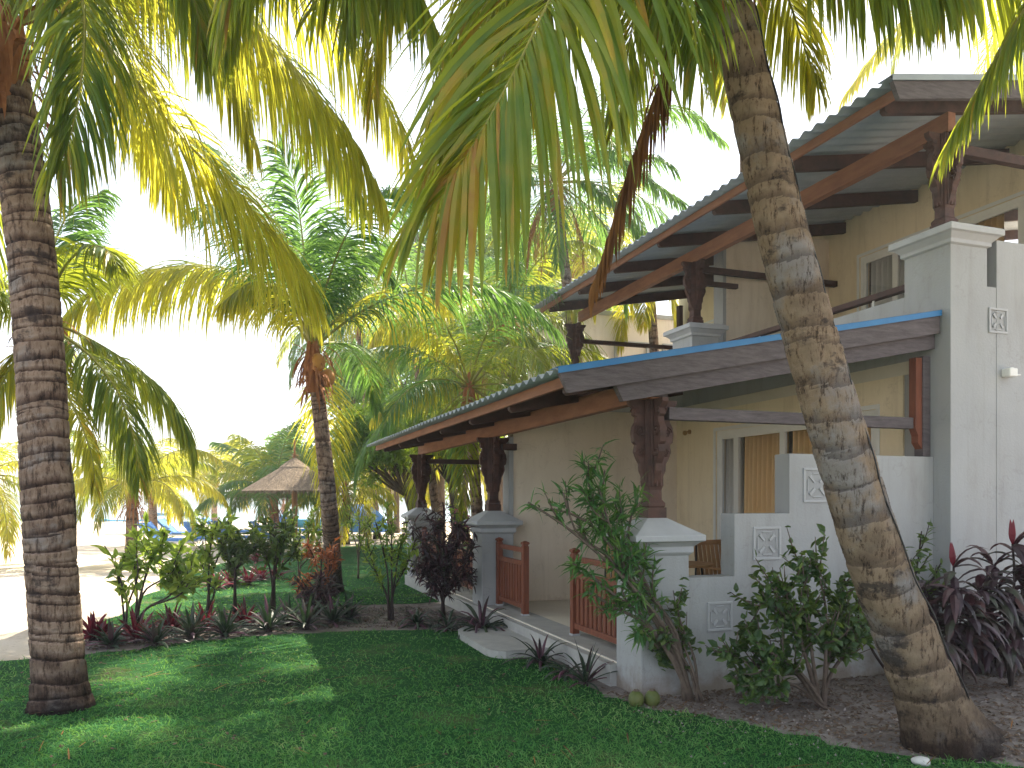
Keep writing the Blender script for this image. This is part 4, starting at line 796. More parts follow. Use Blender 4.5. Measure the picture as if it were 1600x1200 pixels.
# no trees stand here; the added tall palms shade the garden
# ---------------------------------------------------------------- far house
fh = empty('far_house', (1.53, 20.5, 0), math.radians(17.5), 'pale house beyond the upstairs veranda with moulded panels on its wall', 'house')
mb = MB(); mb.box(0, 6.6, 0, 3.5, 0, 6.5); mb.build('wall', 'stucco_pink', fh)
mb = MB(); mb.box(-.05, 6.65, -.05, 3.55, 6.5, 6.62); mb.build('cornice', 'cap_paint', fh, bevel=.02)
for x in (1.2, 2.6):
    for (z0, z1) in ((5.0, 5.85),):
        mb = MB()
        for bx in ((x, x+1.0, -.05, .01, z1-.08, z1), (x, x+1.0, -.05, .01, z0, z0+.08), (x, x+.08, -.05, .01, z0+.08, z1-.08), (x+.92, x+1.0, -.05, .01, z0+.08, z1-.08)): mb.box(*bx)
        mb.build('moulded_panel', 'cap_paint', fh)
# ---------------------------------------------------------------- thatched parasols, loungers, beach people
def thatch_parasol(pos, R, ze, za, label, group='thatched parasols on the beach', seed=1):
    r = np.random.default_rng(seed); root = empty('thatched_parasol', pos, 0, label, 'parasol', group)
    mb = MB(); mb.lathe([(R*.97, ze+.02), (R, ze), (R*.62, ze+(za-ze)*.36), (R*.3, ze+(za-ze)*.66), (R*.28, ze+(za-ze)*.72), (R*.1, ze+(za-ze)*.92), (.04, za)], 0, 0, 40)
    n = 5200; t = r.random(n)**.6; az = r.uniform(0, 2*PI, n); rad = R*t; z = np.interp(t, [0, .1, .28, .30, .62, 1], [za, ze+(za-ze)*.92, ze+(za-ze)*.72, ze+(za-ze)*.66, ze+(za-ze)*.36, ze])
    D = np.stack([np.cos(az), np.sin(az), -np.full(n, (za-ze)/R)*.9], 1); P = np.stack([rad*np.cos(az), rad*np.sin(az), z+.02], 1)-nrm(D)*.12
    ribbons(mb, P, D+r.normal(0, .08, (n, 3)), nrm(np.cross(D, Z3)), r.uniform(.18, .34, n), .022, .5, 2, STRAP, 0, None, r); mb.build('thatch_roof', 'thatch', root)
    mb = MB(); mb.tube([(0, 0, 0), (.01, 0, 1), (0, 0, ze+.3)], .085, 10); mb.build('post', 'pole_wood', root, True)
    mb = MB(); mb.tube([(0, 0, za-.1), (.01, 0, za+.3), (0, 0, za+.55)], .03, 8); n = 40; az = r.uniform(0, 6.28, n)
    ribbons(mb, np.tile([0, 0, za+.05], (n, 1))+Z3*r.uniform(-.1, .1, (n, 1)), np.stack([np.cos(az), np.sin(az), r.uniform(-1.5, 1, n)], 1), np.stack([-np.sin(az), np.cos(az), 0*az], 1), .25, .02, .8, 3, STRAP, 0, None, r); mb.build('finial', 'fibre', root)
thatch_parasol(gp(460, 24), 1.52, 1.95, 2.95, 'larger thatched parasol with a tall finial, left of the curved palm trunk', seed=1)
thatch_parasol(gp(424, 30), 1.75, 1.75, 2.75, 'lower thatched parasol half hidden behind the larger one', seed=2)
thatch_parasol(gp(618, 44), 2.0, 2.0, 3.0, 'small far thatched parasol seen under the golden palm', seed=3)
def lounger(pos, rz, label, back=.7):
    root = empty('sun_lounger', pos, rz, label, 'sun lounger', 'blue loungers on the beach')
    mb = MB(); mb.box(-.33, .33, 0, 1.9, .28, .33); mb.build('frame', 'white_frame', root)
    for x in (-.28, .28):
        for y in (.2, 1.5): mb = MB(); mb.box(x-.02, x+.02, y-.02, y+.02, 0, .28); mb.build('leg', 'white_frame', root)
    mb = MB(); mb.box(-.31, .31, .0, 1.25, .335, .42); mb.build('mattress', 'blue_fabric', root, bevel=.02)
    mb = MB(); mb.prism([(1.26, .335), (1.30, .42), (1.86, .42+back*.75), (1.92, .36+back*.75)], 0, -.31, .31); mb.build('backrest', 'blue_fabric', root, bevel=.02)
for k, (px, Y, rz, lab) in enumerate([(300, 26, 1.3, 'blue padded sun lounger at the left end of the row, its footend toward the sea'), (322, 31, 1.5, 'blue sun lounger with raised back behind the leftmost one'), (362, 27, 1.2, 'blue sun lounger seen through the tall shrubs'),
        (392, 33, 1.6, 'blue sun lounger just left of the parasol post'), (410, 28, 1.4, 'blue sun lounger under the lower thatched parasol'), (480, 28, 1.7, 'blue sun lounger right of the parasol post'), (500, 34, 1.3, 'blue sun lounger beside the curved palm trunk')]):
    lounger(gp(px, Y), rz, lab)
# small pedal boat and kayak on the water
def hull(name, pos, rz, L, w_, h_, mat, label, cat, extra=None):
    o = empty(name, pos, rz, label, cat); n = 11; V = []
    for i in range(n):
        t = i/(n-1); q = max(.05, math.sin(PI*(.06+.88*t))**.6)*w_/2; x = (t-.5)*L; lift = h_*.5*(2*t-1)**4
        V += [(x, -q, h_*.8+lift), (x, -q*.55, .0+lift*.6), (x, q*.55, .0+lift*.6), (x, q, h_*.8+lift)]
    F4 = [(i*4+k, i*4+k+1, (i+1)*4+k+1, (i+1)*4+k) for i in range(n-1) for k in range(3)]+[(0, 3, 2, 1), ((n-1)*4, (n-1)*4+1, (n-1)*4+2, (n-1)*4+3)]
    mb = MB(); mb.add(V, F4+[(i*4+3, i*4, (i+1)*4, (i+1)*4+3) for i in range(n-1)]); mb.build('hull', mat, o, True)
    if extra: extra(o)
    return o
def cabin(o):
    mb = MB(); 
    for x in (-.9, .9):
        for y in (-.6, .6): mb.box(x-.04, x+.04, y-.04, y+.04, .4, 1.6)
    mb.build('canopy_frame', 'white_frame', o); mb = MB(); mb.box(-1.1, 1.1, -.75, .75, 1.6, 1.68); mb.build('canopy', 'blue_paint', o, bevel=.03)
hull('beached_boat', gp(488, 46)+[0, 0, .05], .1, 3.6, 1.5, .6, 'blue_paint', 'blue boat with a flat canopy pulled up on the sand behind the parasols', 'boat', cabin)
hull('kayak', (W(268, 800, 95)[0], 95, -.25), .2, 3.8, .8, .35, 'blue_paint', 'small dark kayak floating on the bright water', 'kayak')
hull('kayak', (W(196, 815, 64)[0], 64, -.22), -.1, 4.2, .9, .3, 'blue_paint', 'pale blue kayak at the waterline left of the small beach palms', 'kayak')
# blue cloth sunshade behind the trunk
ss = empty('beach_tent', gp(556, 33), .2, 'domed blue beach shelter between the curved palm and the veranda', 'beach shelter')
mb = MB(); n = 13; V = []
for j in range(7):
    ph = PI/2*j/6
    for i in range(n):
        a = PI*2*i/(n-1); V.append((1.35*math.cos(a)*math.cos(ph), .9*math.sin(a)*math.cos(ph), .35+1.15*math.sin(ph)))
mb.add(V, [(j*n+i, j*n+i+1, (j+1)*n+i+1, (j+1)*n+i) for j in range(6) for i in range(n-1)]); mb.build('canopy', 'blue_fabric', ss, True)
for x in (-1.25, 1.25): mb = MB(); mb.tube([(x, 0, 0), (x, 0, .2), (x*.98, 0, .4)], .025, 6); mb.build('pole', 'white_frame', ss)
def person(pos, rz, label, arms=.3, lying=False):
    me = bpy.data.meshes.new('person'); J = {'pelvis': (0, 0, .92), 'chest': (0, 0, 1.25), 'neck': (0, 0, 1.47), 'head': (0, .01, 1.62), 'top': (0, .01, 1.72)}
    V = [J[k] for k in J]; E = [(0, 1), (1, 2), (2, 3), (3, 4)]; R = [.13, .14, .055, .09, .06]
    for s in (-1, 1):
        b0 = len(V); V += [(s*.18, 0, 1.41), (s*(.24+arms*.2), .03, 1.14), (s*(.26+arms*.2), .16, .92), (s*(.26+arms*.2), .22, .84)]; R += [.055, .042, .03, .025]; E += [(1, b0), (b0, b0+1), (b0+1, b0+2), (b0+2, b0+3)]
        b0 = len(V); V += [(s*.10, 0, .86), (s*.11, .03*s, .48), (s*.12, -.03*s, .08), (s*.12, .12, .03)]; R += [.085, .058, .038, .03]; E += [(0, b0), (b0, b0+1), (b0+1, b0+2), (b0+2, b0+3)]
    me.from_pydata(V, E, []); o = bpy.data.objects.new('person', me); COL.objects.link(o); me.materials.append(MATS['skin'])
    md = o.modifiers.new('skin', 'SKIN'); 
    for i, sv in enumerate(me.skin_vertices[0].data): sv.radius = (R[i], R[i]); sv.use_root = (i == 0)
    sb = o.modifiers.new('sub', 'SUBSURF'); sb.levels = sb.render_levels = 2
    o.location = pos; o.rotation_euler = (0, 0, rz); tag(o, label, 'person')
    mb = MB(); mb.lathe([(.125, .78), (.15, .86), (.15, .95), (.135, 1.0)], 0, 0, 14); mb.build('shorts', 'swim_cloth', o, True)
    mb = MB(); mb.ball((0, -.012, 1.66), .098, 12, 1.05); mb.build('hair', 'bark', o, True)
person(gp(407, 47), .5, 'person standing on the beach left of the parasol post, facing the water')
person(gp(443, 50), 2.2, 'person in dark shorts walking on the sand between the parasol posts', .1)
person((W(222, 803, 80)[0], 80, -.9), 1, 'person wading waist-deep left of the far kayak', .6)
#__PLANTS__
# ---------------------------------------------------------------- shrubs
def bush(label, bx, by, tops, leafp, mat, **k):
    b_ = G(bx, by); Y = b_[1]; r = random.Random(int(bx*7+by)); st = []
    for t in tops:
        P = [b_+np.array([r.uniform(-.03, .03), r.uniform(-.03, .03), 0])]
        for j, (x, y) in enumerate(t): P.append(W(x, y, Y+r.uniform(-.25, .25)*(j+1)*.5))
        st.append(P)
    return leafy(k.pop('name', 'shrub'), label, k.pop('cat', 'shrub'), b_, st, leafp, mat, **k)
GR = 'tall thin shrubs in the planting strip'
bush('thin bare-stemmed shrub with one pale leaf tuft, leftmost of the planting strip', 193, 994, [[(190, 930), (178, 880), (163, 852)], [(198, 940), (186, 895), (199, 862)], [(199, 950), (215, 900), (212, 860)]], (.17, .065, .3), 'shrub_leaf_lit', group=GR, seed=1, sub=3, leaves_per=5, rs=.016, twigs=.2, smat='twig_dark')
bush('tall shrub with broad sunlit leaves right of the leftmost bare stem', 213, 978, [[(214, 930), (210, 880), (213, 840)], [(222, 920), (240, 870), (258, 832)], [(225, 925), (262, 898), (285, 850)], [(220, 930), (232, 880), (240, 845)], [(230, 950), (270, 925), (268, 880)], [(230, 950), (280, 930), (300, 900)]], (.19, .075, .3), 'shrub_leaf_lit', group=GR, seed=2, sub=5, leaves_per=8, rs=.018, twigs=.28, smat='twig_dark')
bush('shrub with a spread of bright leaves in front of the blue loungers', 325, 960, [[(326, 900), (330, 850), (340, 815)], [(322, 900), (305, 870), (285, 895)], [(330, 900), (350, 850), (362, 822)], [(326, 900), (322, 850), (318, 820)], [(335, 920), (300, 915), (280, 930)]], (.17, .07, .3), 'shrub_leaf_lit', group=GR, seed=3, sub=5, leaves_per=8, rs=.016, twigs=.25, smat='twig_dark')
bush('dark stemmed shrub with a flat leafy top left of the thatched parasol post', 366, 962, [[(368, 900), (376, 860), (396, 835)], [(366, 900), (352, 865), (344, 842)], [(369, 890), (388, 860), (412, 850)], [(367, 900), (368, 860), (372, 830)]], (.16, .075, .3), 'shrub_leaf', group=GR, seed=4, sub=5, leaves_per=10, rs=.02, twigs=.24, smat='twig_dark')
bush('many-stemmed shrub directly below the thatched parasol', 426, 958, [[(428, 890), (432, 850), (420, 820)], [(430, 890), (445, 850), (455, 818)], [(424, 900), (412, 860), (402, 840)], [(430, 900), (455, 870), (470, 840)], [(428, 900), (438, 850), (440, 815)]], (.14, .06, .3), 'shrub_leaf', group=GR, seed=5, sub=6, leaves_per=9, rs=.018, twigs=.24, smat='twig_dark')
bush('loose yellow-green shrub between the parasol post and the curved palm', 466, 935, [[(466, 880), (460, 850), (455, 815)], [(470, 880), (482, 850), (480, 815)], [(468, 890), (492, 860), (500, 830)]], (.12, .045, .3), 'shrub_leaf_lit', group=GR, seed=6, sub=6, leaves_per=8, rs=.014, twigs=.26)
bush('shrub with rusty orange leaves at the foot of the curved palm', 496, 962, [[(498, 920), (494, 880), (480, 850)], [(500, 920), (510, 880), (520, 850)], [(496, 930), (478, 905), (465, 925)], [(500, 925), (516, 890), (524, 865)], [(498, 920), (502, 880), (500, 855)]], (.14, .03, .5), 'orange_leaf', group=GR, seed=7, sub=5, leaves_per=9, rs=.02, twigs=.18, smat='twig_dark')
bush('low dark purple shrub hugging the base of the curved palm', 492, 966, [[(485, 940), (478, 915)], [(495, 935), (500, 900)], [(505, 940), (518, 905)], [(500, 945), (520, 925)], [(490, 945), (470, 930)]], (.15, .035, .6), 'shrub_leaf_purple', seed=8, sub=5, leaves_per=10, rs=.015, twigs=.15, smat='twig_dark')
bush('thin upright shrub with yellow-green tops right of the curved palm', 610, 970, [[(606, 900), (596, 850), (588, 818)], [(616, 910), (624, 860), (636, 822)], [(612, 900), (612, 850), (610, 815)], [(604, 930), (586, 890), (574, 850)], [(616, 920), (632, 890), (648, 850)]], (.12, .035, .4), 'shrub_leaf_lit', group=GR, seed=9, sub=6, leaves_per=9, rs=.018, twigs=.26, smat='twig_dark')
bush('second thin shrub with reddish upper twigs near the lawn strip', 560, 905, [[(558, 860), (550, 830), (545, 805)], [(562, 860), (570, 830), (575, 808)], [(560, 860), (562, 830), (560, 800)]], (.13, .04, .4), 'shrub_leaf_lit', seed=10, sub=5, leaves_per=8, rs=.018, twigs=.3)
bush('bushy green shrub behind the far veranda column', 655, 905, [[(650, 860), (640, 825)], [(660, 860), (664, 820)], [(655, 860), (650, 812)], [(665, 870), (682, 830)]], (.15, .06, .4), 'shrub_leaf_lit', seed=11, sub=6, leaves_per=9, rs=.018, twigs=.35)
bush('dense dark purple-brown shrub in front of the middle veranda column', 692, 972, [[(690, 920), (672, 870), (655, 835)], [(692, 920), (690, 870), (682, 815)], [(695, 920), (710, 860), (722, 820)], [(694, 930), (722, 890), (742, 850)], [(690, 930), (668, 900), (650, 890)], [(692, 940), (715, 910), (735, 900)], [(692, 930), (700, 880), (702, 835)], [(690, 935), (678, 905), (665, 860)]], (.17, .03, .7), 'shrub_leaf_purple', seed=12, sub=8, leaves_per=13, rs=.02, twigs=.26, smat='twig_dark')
def petals(root, ends, r):
    mb = MB(); P = np.array([e for e, d in ends[::2]]); P = np.repeat(P, 5, 0); n = len(P); D = nrm(r.normal(0, 1, (n, 3)))
    ribbons(mb, P, D, nrm(r.normal(0, 1, (n, 3))), .07, .05, .2, 2, LEAF, 0, None, r); mb.build('flowers', 'flower_petal', root)
bush('flowering shrub with pink blooms behind the middle veranda column', 722, 892, [[(720, 850), (712, 800)], [(724, 850), (728, 795)], [(722, 850), (720, 805)]], (.14, .06, .4), 'shrub_leaf_lit', seed=13, sub=5, leaves_per=8, rs=.02, twigs=.3, extra=petals)
# feathery shrub leaning in front of the near column
b_ = G(1076, 1096); Y = b_[1]
def st_(*p, dy=0): return [b_+np.array([random.uniform(-.04, .04), 0, 0])]+[W(x, y, Y+dy*(i+1)/len(p)) for i, (x, y) in enumerate(p)]
random.seed(5)
leafy('shrub', 'tall leaning shrub with long narrow feathery leaves, in front of the near veranda column', 'shrub', b_, [st_((1052, 1020), (1010, 950), (978, 900), (955, 830), (935, 760), dy=-.15), st_((1060, 1010), (1030, 950), (1000, 900), (975, 840), (970, 790), dy=.1), st_((1050, 1030), (1000, 960), (960, 930), (925, 900), (895, 880), dy=-.3),
    st_((1052, 1010), (1000, 930), (960, 860), (910, 810), (860, 795), dy=-.2), st_((1052, 1010), (1000, 930), (965, 860), (930, 790), (912, 720), dy=-.1), st_((1052, 1010), (1000, 930), (965, 860), (940, 800), (945, 735), dy=0), st_((1060, 1000), (1020, 930), (985, 860), (985, 810), (1000, 785), dy=.1),
    st_((1050, 1000), (1000, 930), (950, 870), (900, 830), (880, 770), dy=-.2), st_((1050, 1000), (1000, 930), (940, 870), (880, 820), (825, 785), dy=-.3), st_((1052, 1030), (1000, 970), (960, 950), (930, 930), (915, 925), dy=-.3)],
    (.15, .024, .5), 'shrub_leaf_feathery', seed=21, sub=5, leaves_per=14, rs=.024, twigs=.22, spread=.14)
bush('low twiggy shrub with heart-shaped leaves between the near column and the hibiscus', 1092, 1098, [[(1080, 1040), (1062, 990), (1050, 935)], [(1075, 1040), (1040, 1000), (1015, 1010)], [(1085, 1030), (1060, 960), (1065, 920)], [(1080, 1050), (1045, 1030), (1005, 985)]], (.075, .05, .4), 'shrub_leaf', seed=22, sub=6, leaves_per=7, rs=.014, twigs=.16)
def hib(bx, by, tops, seed, lab, **k): bush(lab, bx, by, tops, (.085, .058, .4), 'shrub_leaf', seed=seed, sub=11, leaves_per=9, rs=.018, twigs=.25, **k)
hib(1285, 1108, [[(1262, 1040), (1240, 960), (1215, 900)], [(1270, 1030), (1260, 940), (1250, 870)], [(1290, 1030), (1290, 950), (1275, 880)], [(1292, 1040), (1310, 960), (1320, 905)], [(1250, 1050), (1190, 1010), (1160, 975)], [(1240, 1050), (1180, 1040), (1120, 1010)], [(1260, 1030), (1220, 960), (1175, 935)], [(1300, 1050), (1335, 1000), (1345, 950)],
    [(1240, 1070), (1190, 1075), (1150, 1060)], [(1262, 1040), (1255, 990), (1235, 960)], [(1290, 1050), (1310, 1010), (1325, 990)], [(1245, 1050), (1210, 1030), (1195, 1060)]], 23, 'large rounded shrub with oval dark green leaves left of the leaning palm trunk')
bush('spindly shrub with small pointed leaves behind the leaning palm trunk', 1395, 1060, [[(1400, 980), (1410, 900), (1405, 830)], [(1395, 980), (1390, 920), (1385, 870)], [(1405, 980), (1430, 900), (1440, 830)], [(1410, 990), (1445, 930), (1470, 880)], [(1360, 1010), (1350, 960), (1345, 920)]], (.10, .035, .5), 'shrub_leaf', seed=24, sub=7, leaves_per=8, rs=.016, twigs=.25, smat='twig_dark')
def cordy(lab, bx, by, tops, seed, L=.34, w_=.075, reds=()):
    b0 = G(bx, by); Y = b0[1]; r = np.random.default_rng(seed); root = empty('cordyline_plant', b0, 0, lab, 'plant', 'dark leaved plants by the end wall'); st = MB(); lf = MB(); rd = MB()
    for j, t in enumerate(tops):
        P = spline([b0*0]+[W(x, y, Y+r.uniform(-.2, .2))-b0 for x, y in t], 12); st.tube(P, np.linspace(.017, .009, 12), 6)
        n = 36; u = r.uniform(.45, 1, n); Q = np.stack([np.interp(u, np.linspace(0, 1, 12), P[:, k]) for k in range(3)], 1); az = r.uniform(0, 6.28, n); e = r.uniform(-.2, .9, n)+.4*(u > .93)
        D = np.stack([np.cos(az)*np.cos(e), np.sin(az)*np.cos(e), np.sin(e)], 1); ribbons(lf, Q, D, np.cross(D, Z3), L*r.uniform(.7, 1.1, n), w_*r.uniform(.8, 1.1, n), 1.3, 6, LEAF, .35, None, r)
        if j in reds:
            n = 2; az = r.uniform(0, 6.28, n); e = np.full(n, 1.45); D = np.stack([np.cos(az)*np.cos(e), np.sin(az)*np.cos(e), np.sin(e)], 1); ribbons(rd, np.tile(P[-1], (n, 1)), D, np.cross(D, np.array([0, 1., 0]))*0+np.array([1, .2, 0]), L*.62, w_*.75, .1, 5, LEAF, .9, np.full(n, .95), r)
    st.build('stems', 'twig_dark', root, True); lf.build('leaves', 'shrub_leaf_purple', root)
    if reds: rd.build('new_leaves', 'red_leaf', root)
cordy('dark purple leafy plant with one upright crimson leaf, right of the leaning palm', 1500, 1090, [[(1498, 1010), (1492, 940), (1490, 885)], [(1490, 1010), (1460, 950), (1440, 910)], [(1510, 1010), (1525, 960), (1530, 910)], [(1500, 1030), (1510, 990), (1515, 960)], [(1490, 1040), (1470, 1010), (1455, 980)]], 31, reds=(0,), w_=.085)
cordy('taller dark plant with bright crimson tips at the right edge of the picture', 1580, 1075, [[(1580, 980), (1585, 900), (1582, 850)], [(1590, 980), (1600, 910), (1610, 870)], [(1575, 990), (1560, 930), (1550, 880)], [(1580, 1010), (1590, 980), (1595, 940)], [(1570, 1030), (1550, 1000), (1545, 970)]], 32, reds=(0, 1), L=.36, w_=.09)
cordy('low almost black leaved plant filling the corner behind the leaning palm base', 1540, 1050, [[(1530, 1020), (1520, 1000)], [(1545, 1010), (1560, 980)], [(1550, 1020), (1580, 1005)], [(1530, 1030), (1500, 1020)], [(1560, 1030), (1600, 1020)]], 33, L=.32, w_=.08)
# ---------------------------------------------------------------- rosettes along the strip
ROS = [(145, 1002, 'red_leaf', .34, 'bright crimson rosette at the left end of the planting strip, nearest the ringed trunk'), (173, 1013, 'dark_rosette_leaf', .27, 'small dark rosette just right of the crimson one at the strip end'),
       (214, 1005, 'red_leaf', .36, 'crimson rosette below the tall sunlit shrub'), (243, 1010, 'dark_rosette_leaf', .30, 'dark rosette right of the crimson one below the tall sunlit shrub'),
       (268, 990, 'red_leaf', .30, 'reddish rosette standing a little behind the front row'), (300, 998, 'dark_rosette_leaf', .36, 'dark rosette with pale leaf edges left of the flat topped shrub'),
       (322, 985, 'red_leaf', .34, 'red-tipped rosette behind the dark one left of the flat topped shrub'), (352, 996, 'dark_rosette_leaf', .36, 'dark maroon rosette at the foot of the flat topped shrub'),
       (383, 978, 'red_leaf', .30, 'dull red rosette right of the flat topped shrub'), (420, 988, 'dark_rosette_leaf', .38, 'blackish green rosette below the many-stemmed shrub'),
       (452, 978, 'dark_rosette_leaf', .34, 'dark green rosette between the many-stemmed shrub and the curved palm'), (478, 984, 'dark_rosette_leaf', .38, 'broad dark rosette left of the curved palm base'),
       (520, 976, 'dark_rosette_leaf', .40, 'spiky dark rosette right of the curved palm base'), (545, 970, 'dark_rosette_leaf', .33, 'small spiky rosette at the right end of the dark row'),
       (160, 1000, 'red_leaf', .22, 'tiny red rosette tucked behind the two leftmost ones')]
for k, (x, y, m_, L, lab) in enumerate(ROS): rosette(lab, G(x, y), 26, L*1.2, .055, m_, .7, (.35, 1.35), 'rosette plants edging the planting strip', 200+k)
for k, (x, y, lab) in enumerate([(338, 922, 'red rosette on the far edge of the lawn strip, leftmost'), (362, 918, 'red rosette on the far edge of the lawn strip, second from the left'), (388, 915, 'red rosette on the far edge of the lawn strip, below the parasol'), (408, 908, 'red rosette on the far edge of the lawn strip, before the parasol post'), (432, 905, 'red rosette on the far edge of the lawn strip, rightmost'), (400, 880, 'orange-red rosette on the sand edge under the parasol')]):
    rosette(lab, G(x, y), 20, .42, .06, 'red_leaf', .6, (.4, 1.35), 'red rosettes at the far edge of the lawn strip', 240+k)
rosette('large clump of arching green strap leaves beside the step', G(752, 992), 44, .62, .05, 'dark_rosette_leaf', 1.5, (.3, 1.35), None, 261)
rosette('smaller clump of blue-green strap leaves below the dark purple shrub', G(652, 980), 30, .45, .045, 'dark_rosette_leaf', 1.5, (.3, 1.3), None, 262)
rosette('dark palm-like rosette growing in front of the step slab', G(845, 1040), 30, .40, .035, 'dark_rosette_leaf', 1.1, (.2, 1.3), None, 263)
rosette('spiky thin-leaved rosette against the kerb left of the near column', G(915, 1072), 26, .38, .03, 'dark_rosette_leaf', .7, (.3, 1.4), None, 264)
rosette('flat dark rosette between the two spiky ones along the kerb', G(885, 1058), 22, .30, .04, 'dark_rosette_leaf', 1.4, (.15, .9), None, 265)
rosette('low strap leaved clump left of the large one by the dark shrub', G(700, 985), 24, .40, .04, 'dark_rosette_leaf', 1.4, (.2, 1.2), None, 266)
# ---------------------------------------------------------------- small things on the ground
for k, (x, y, lab) in enumerate([(994, 1104, 'green coconut lying at the foot of the near column, the left of two'), (1019, 1103, 'yellowish green coconut lying right beside the other')]):
    o = empty('coconut', G(x, y)+[0, 0, .06], k, lab, 'coconut', 'fallen coconuts'); mb = MB(); mb.ball((0, 0, 0), .066, 16, 1.1, .02); mb.build('husk', 'coconut_green', o, True); mb = MB(); mb.lathe([(.028, .068), (.02, .08), (.003, .083)], 0, 0, 8); mb.build('stalk_cap', 'twig', o)
def rock(pos, r_, lab, seed=1, mat='pale_rock'):
    bm = bmesh.new(); bmesh.ops.create_icosphere(bm, subdivisions=3, radius=r_); rr = np.random.default_rng(seed); ax = nrm(rr.normal(0, 1, (7, 3))); 
    for v in bm.verts:
        n_ = np.array(v.co)/r_; s_ = 1-.12*sum(max(0, float(n_@a)-.55) for a in ax)*2.2+.03*math.sin(9*n_[0]+5*n_[1]); v.co = Vector(n_*r_*s_*np.array([1.2, .9, .6]))
    me = bpy.data.meshes.new('rock'); bm.to_mesh(me); bm.free(); me.materials.append(MATS[mat]); o = bpy.data.objects.new('rock', me); COL.objects.link(o); o.location = pos; tag(o, lab, 'rock')
rock(G(1440, 1196)+[0, 0, .02], .06, 'pale stone on the ground below the leaning palm base', 3)
r = np.random.default_rng(77); n = 260; q = np.stack([r.uniform(-4.5, 6, n), r.uniform(3.2, 8.5, n)], 1); az = r.uniform(0, 6.28, n); D = np.stack([np.cos(az), np.sin(az), 0*az+.08], 1)
def inbed(n, poly, r, lo, hi):
    q = np.stack([r.uniform(lo[0], hi[0], n), r.uniform(lo[1], hi[1], n)], 1); return q[inpoly(q, poly)]
strip = [tuple(G(*p)[:2]) for p in [(105, 1020), (160, 982), (300, 966), (440, 956), (560, 946), (650, 946), (770, 975), (745, 984), (660, 981), (560, 982), (440, 988), (300, 999), (180, 1014)]]
front = [tuple(G(*p)[:2]) for p in [(930, 1075), (1000, 1090), (1080, 1075), (1480, 1040), (1620, 1040), (1620, 1195), (1480, 1185), (1330, 1168), (1200, 1138), (1080, 1116), (1000, 1106)]]
rr = np.random.default_rng(91); q2 = inbed(9000, strip, rr, (-6, 8), (1, 12.5)); k = len(q2); az = rr.uniform(0, 6.28, k); e = rr.uniform(.1, 1.1, k); D2 = np.stack([np.cos(az)*np.cos(e), np.sin(az)*np.cos(e), np.sin(e)], 1)
mb = MB(); ribbons(mb, np.column_stack([q2, np.full(k, .0)]), D2, np.cross(D2, Z3), rr.uniform(.05, .20, k), .018, 1.2, 3, LEAF, .3, None, rr); tag(mb.build('ground_cover', 'dark_rosette_leaf'), 'low dark leafy ground cover between the rosettes of the planting strip', 'ground cover', kind='stuff')
q2 = np.vstack([inbed(16000, front, rr, (0, 4), (7, 9)), inbed(9000, strip, rr, (-6, 8), (1, 12.5)), inbed(2500, near_w, rr, (-5, 3), (3, 9))[::3]]); k = len(q2); az = rr.uniform(0, 6.28, k); D2 = np.stack([np.cos(az), np.sin(az), rr.uniform(.0, .35, k)], 1)
mb = MB(); ribbons(mb, np.column_stack([q2, np.full(k, .016)]), D2, np.cross(D2, Z3)+rr.normal(0, .3, (k, 3)), rr.uniform(.02, .075, k), rr.uniform(.012, .03, k), .6, 3, LEAF, .3, None, rr); tag(mb.build('fallen_leaves', 'dry_litter'), 'small brown fallen leaves on the soil by the wall and in the strip', 'fallen leaves', kind='stuff')
mb = MB(); ribbons(mb, np.column_stack([q, np.full(n, .035)]), D, np.cross(D, Z3), r.uniform(.04, .32, n), r.uniform(.003, .012, n), .1, 3, STRAP, 0, None, r); tag(mb.build('leaf_litter', 'palm_leaf_dry'), 'dry straw and palm leaflets scattered over the lawn and bed', 'leaf litter', kind='stuff')
r = np.random.default_rng(78); n = 1500; t = r.random(n); x = r.uniform(1.0, 6, n); y = 7.6-1.15*(x-1.0)*.35+r.normal(0, .8, n)-.8; 
mb = MB(); s_ = r.uniform(.004, .013, n); 
O = np.array([(1, 0, 0), (0, 1, 0), (-1, 0, 0), (0, -1, 0), (0, 0, 1)]); V = (np.stack([x, y, np.full(n, .012)], 1)[:, None]+O[None]*s_[:, None, None]*r.uniform(.6, 1.2, (n, 5, 1))).reshape(-1, 3); i = np.arange(n)[:, None]*5
mb.add(V, None, np.vstack([i+[0, 1, 4], i+[1, 2, 4], i+[2, 3, 4], i+[3, 0, 4]])); tag(mb.build('gravel', 'grit'), 'small pale stones and grit in the planting bed by the wall', 'gravel', kind='stuff')
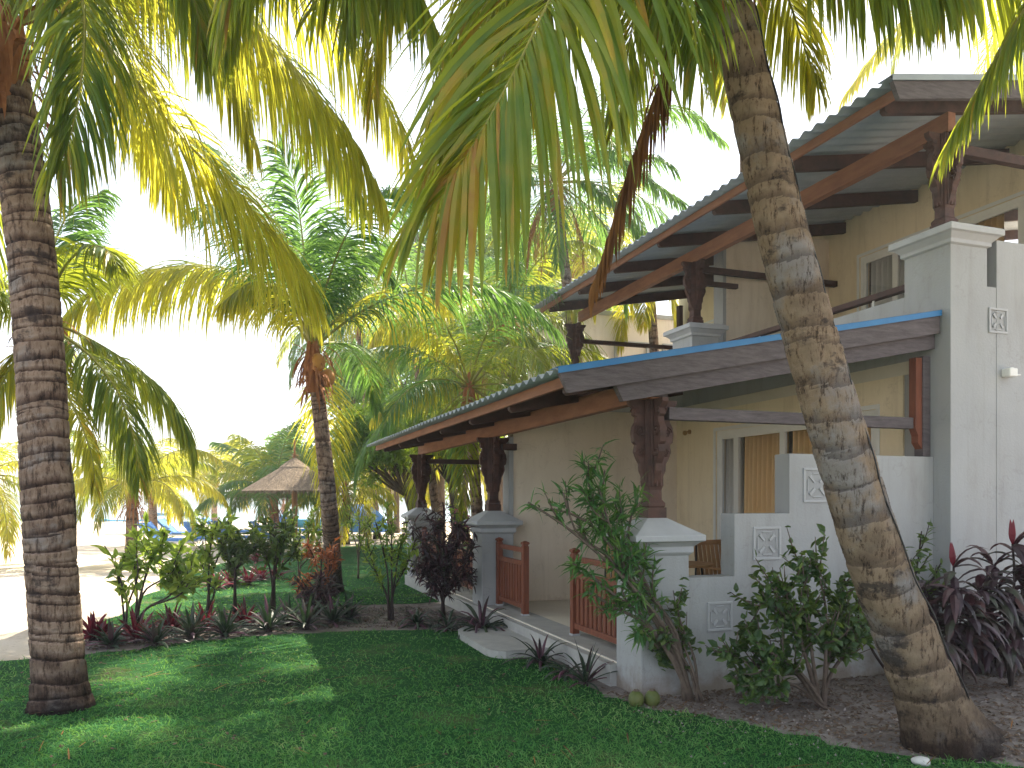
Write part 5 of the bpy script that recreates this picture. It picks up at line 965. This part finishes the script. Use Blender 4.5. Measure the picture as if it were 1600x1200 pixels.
# ---------------------------------------------------------------- terrace furniture
def armchair(b_, a, rz, lab):
    o = empty('armchair', BW(b_, a, .215), RZ+rz, lab, 'chair', 'armchairs on the veranda')
    for x in (-.25, .25):
        for y in (-.22, .22):
            mb = MB(); mb.tube([(x*1.1, y*1.15, 0), (x*1.04, y*1.05, .22), (x, y, .62 if y < 0 else .9)], .013, 6); mb.build('leg', 'black_metal', o, True)
    mb = MB(); mb.box(-.25, .25, -.25, .22, .40, .43); mb.build('seat', 'timber_red', o, bevel=.004)
    mb = MB(); mb.box(-.24, .24, -.24, .20, .432, .49); mb.build('cushion', 'cushion_tan', o, bevel=.02)
    n = 7
    for i in range(n): mb = MB(); x = -.22+.44*i/(n-1); mb.hexa([(x-.024, .19, .46), (x+.024, .19, .46), (x+.024, .21, .46), (x-.024, .21, .46), (x-.024, .27, .93), (x+.024, .27, .93), (x+.024, .29, .93), (x-.024, .29, .93)]); mb.build('back_slat', 'pole_wood', o)
    mb = MB(); mb.box(-.27, .27, .255, .305, .90, .96); mb.build('back_rail', 'pole_wood', o, bevel=.008)
    for x in (-.27, .27): mb = MB(); mb.box(x-.025, x+.025, -.25, .26, .62, .645); mb.build('armrest', 'pole_wood', o, bevel=.006)
armchair(1.45, 3.0, 2.5, 'slatted wooden armchair with black legs seen through the gap of the veranda balustrade')
armchair(2.55, 2.55, .2, 'armchair with tan cushion behind the stepped wall, near the sliding door')
o = empty('side_table', BW(1.75, 2.2, .215), RZ, 'small wooden table with thin black legs on the near veranda', 'table'); mb = MB(); mb.lathe([(.001, .70), (.36, .70), (.37, .715), (.36, .73), (.001, .73)], 0, 0, 28); mb.build('table_top', 'pole_wood', o)
for k in range(4): a = PI/4+k*PI/2; mb = MB(); mb.tube([(.3*math.cos(a), .3*math.sin(a), 0), (.25*math.cos(a), .25*math.sin(a), .35), (.22*math.cos(a), .22*math.sin(a), .70)], .012, 6); mb.build('leg', 'black_metal', o, True)
# ---------------------------------------------------------------- bright sea haze over the beach
m, n, l, b = newmat('haze'); n.remove(b); pv = n.new('ShaderNodeVolumePrincipled'); pv.inputs['Color'].default_value = (.97, .96, .95, 1); pv.inputs['Density'].default_value = .0022; pv.inputs['Anisotropy'].default_value = .35
l.new(pv.outputs[0], n['Material Output'].inputs['Volume'])
mb = MB(); mb.box(-2600, 2600, -60, 3100, -4, 20); tag(mb.build('haze', 'haze'), 'bright sunlit sea haze in the air', 'haze', kind='stuff')
#__END__
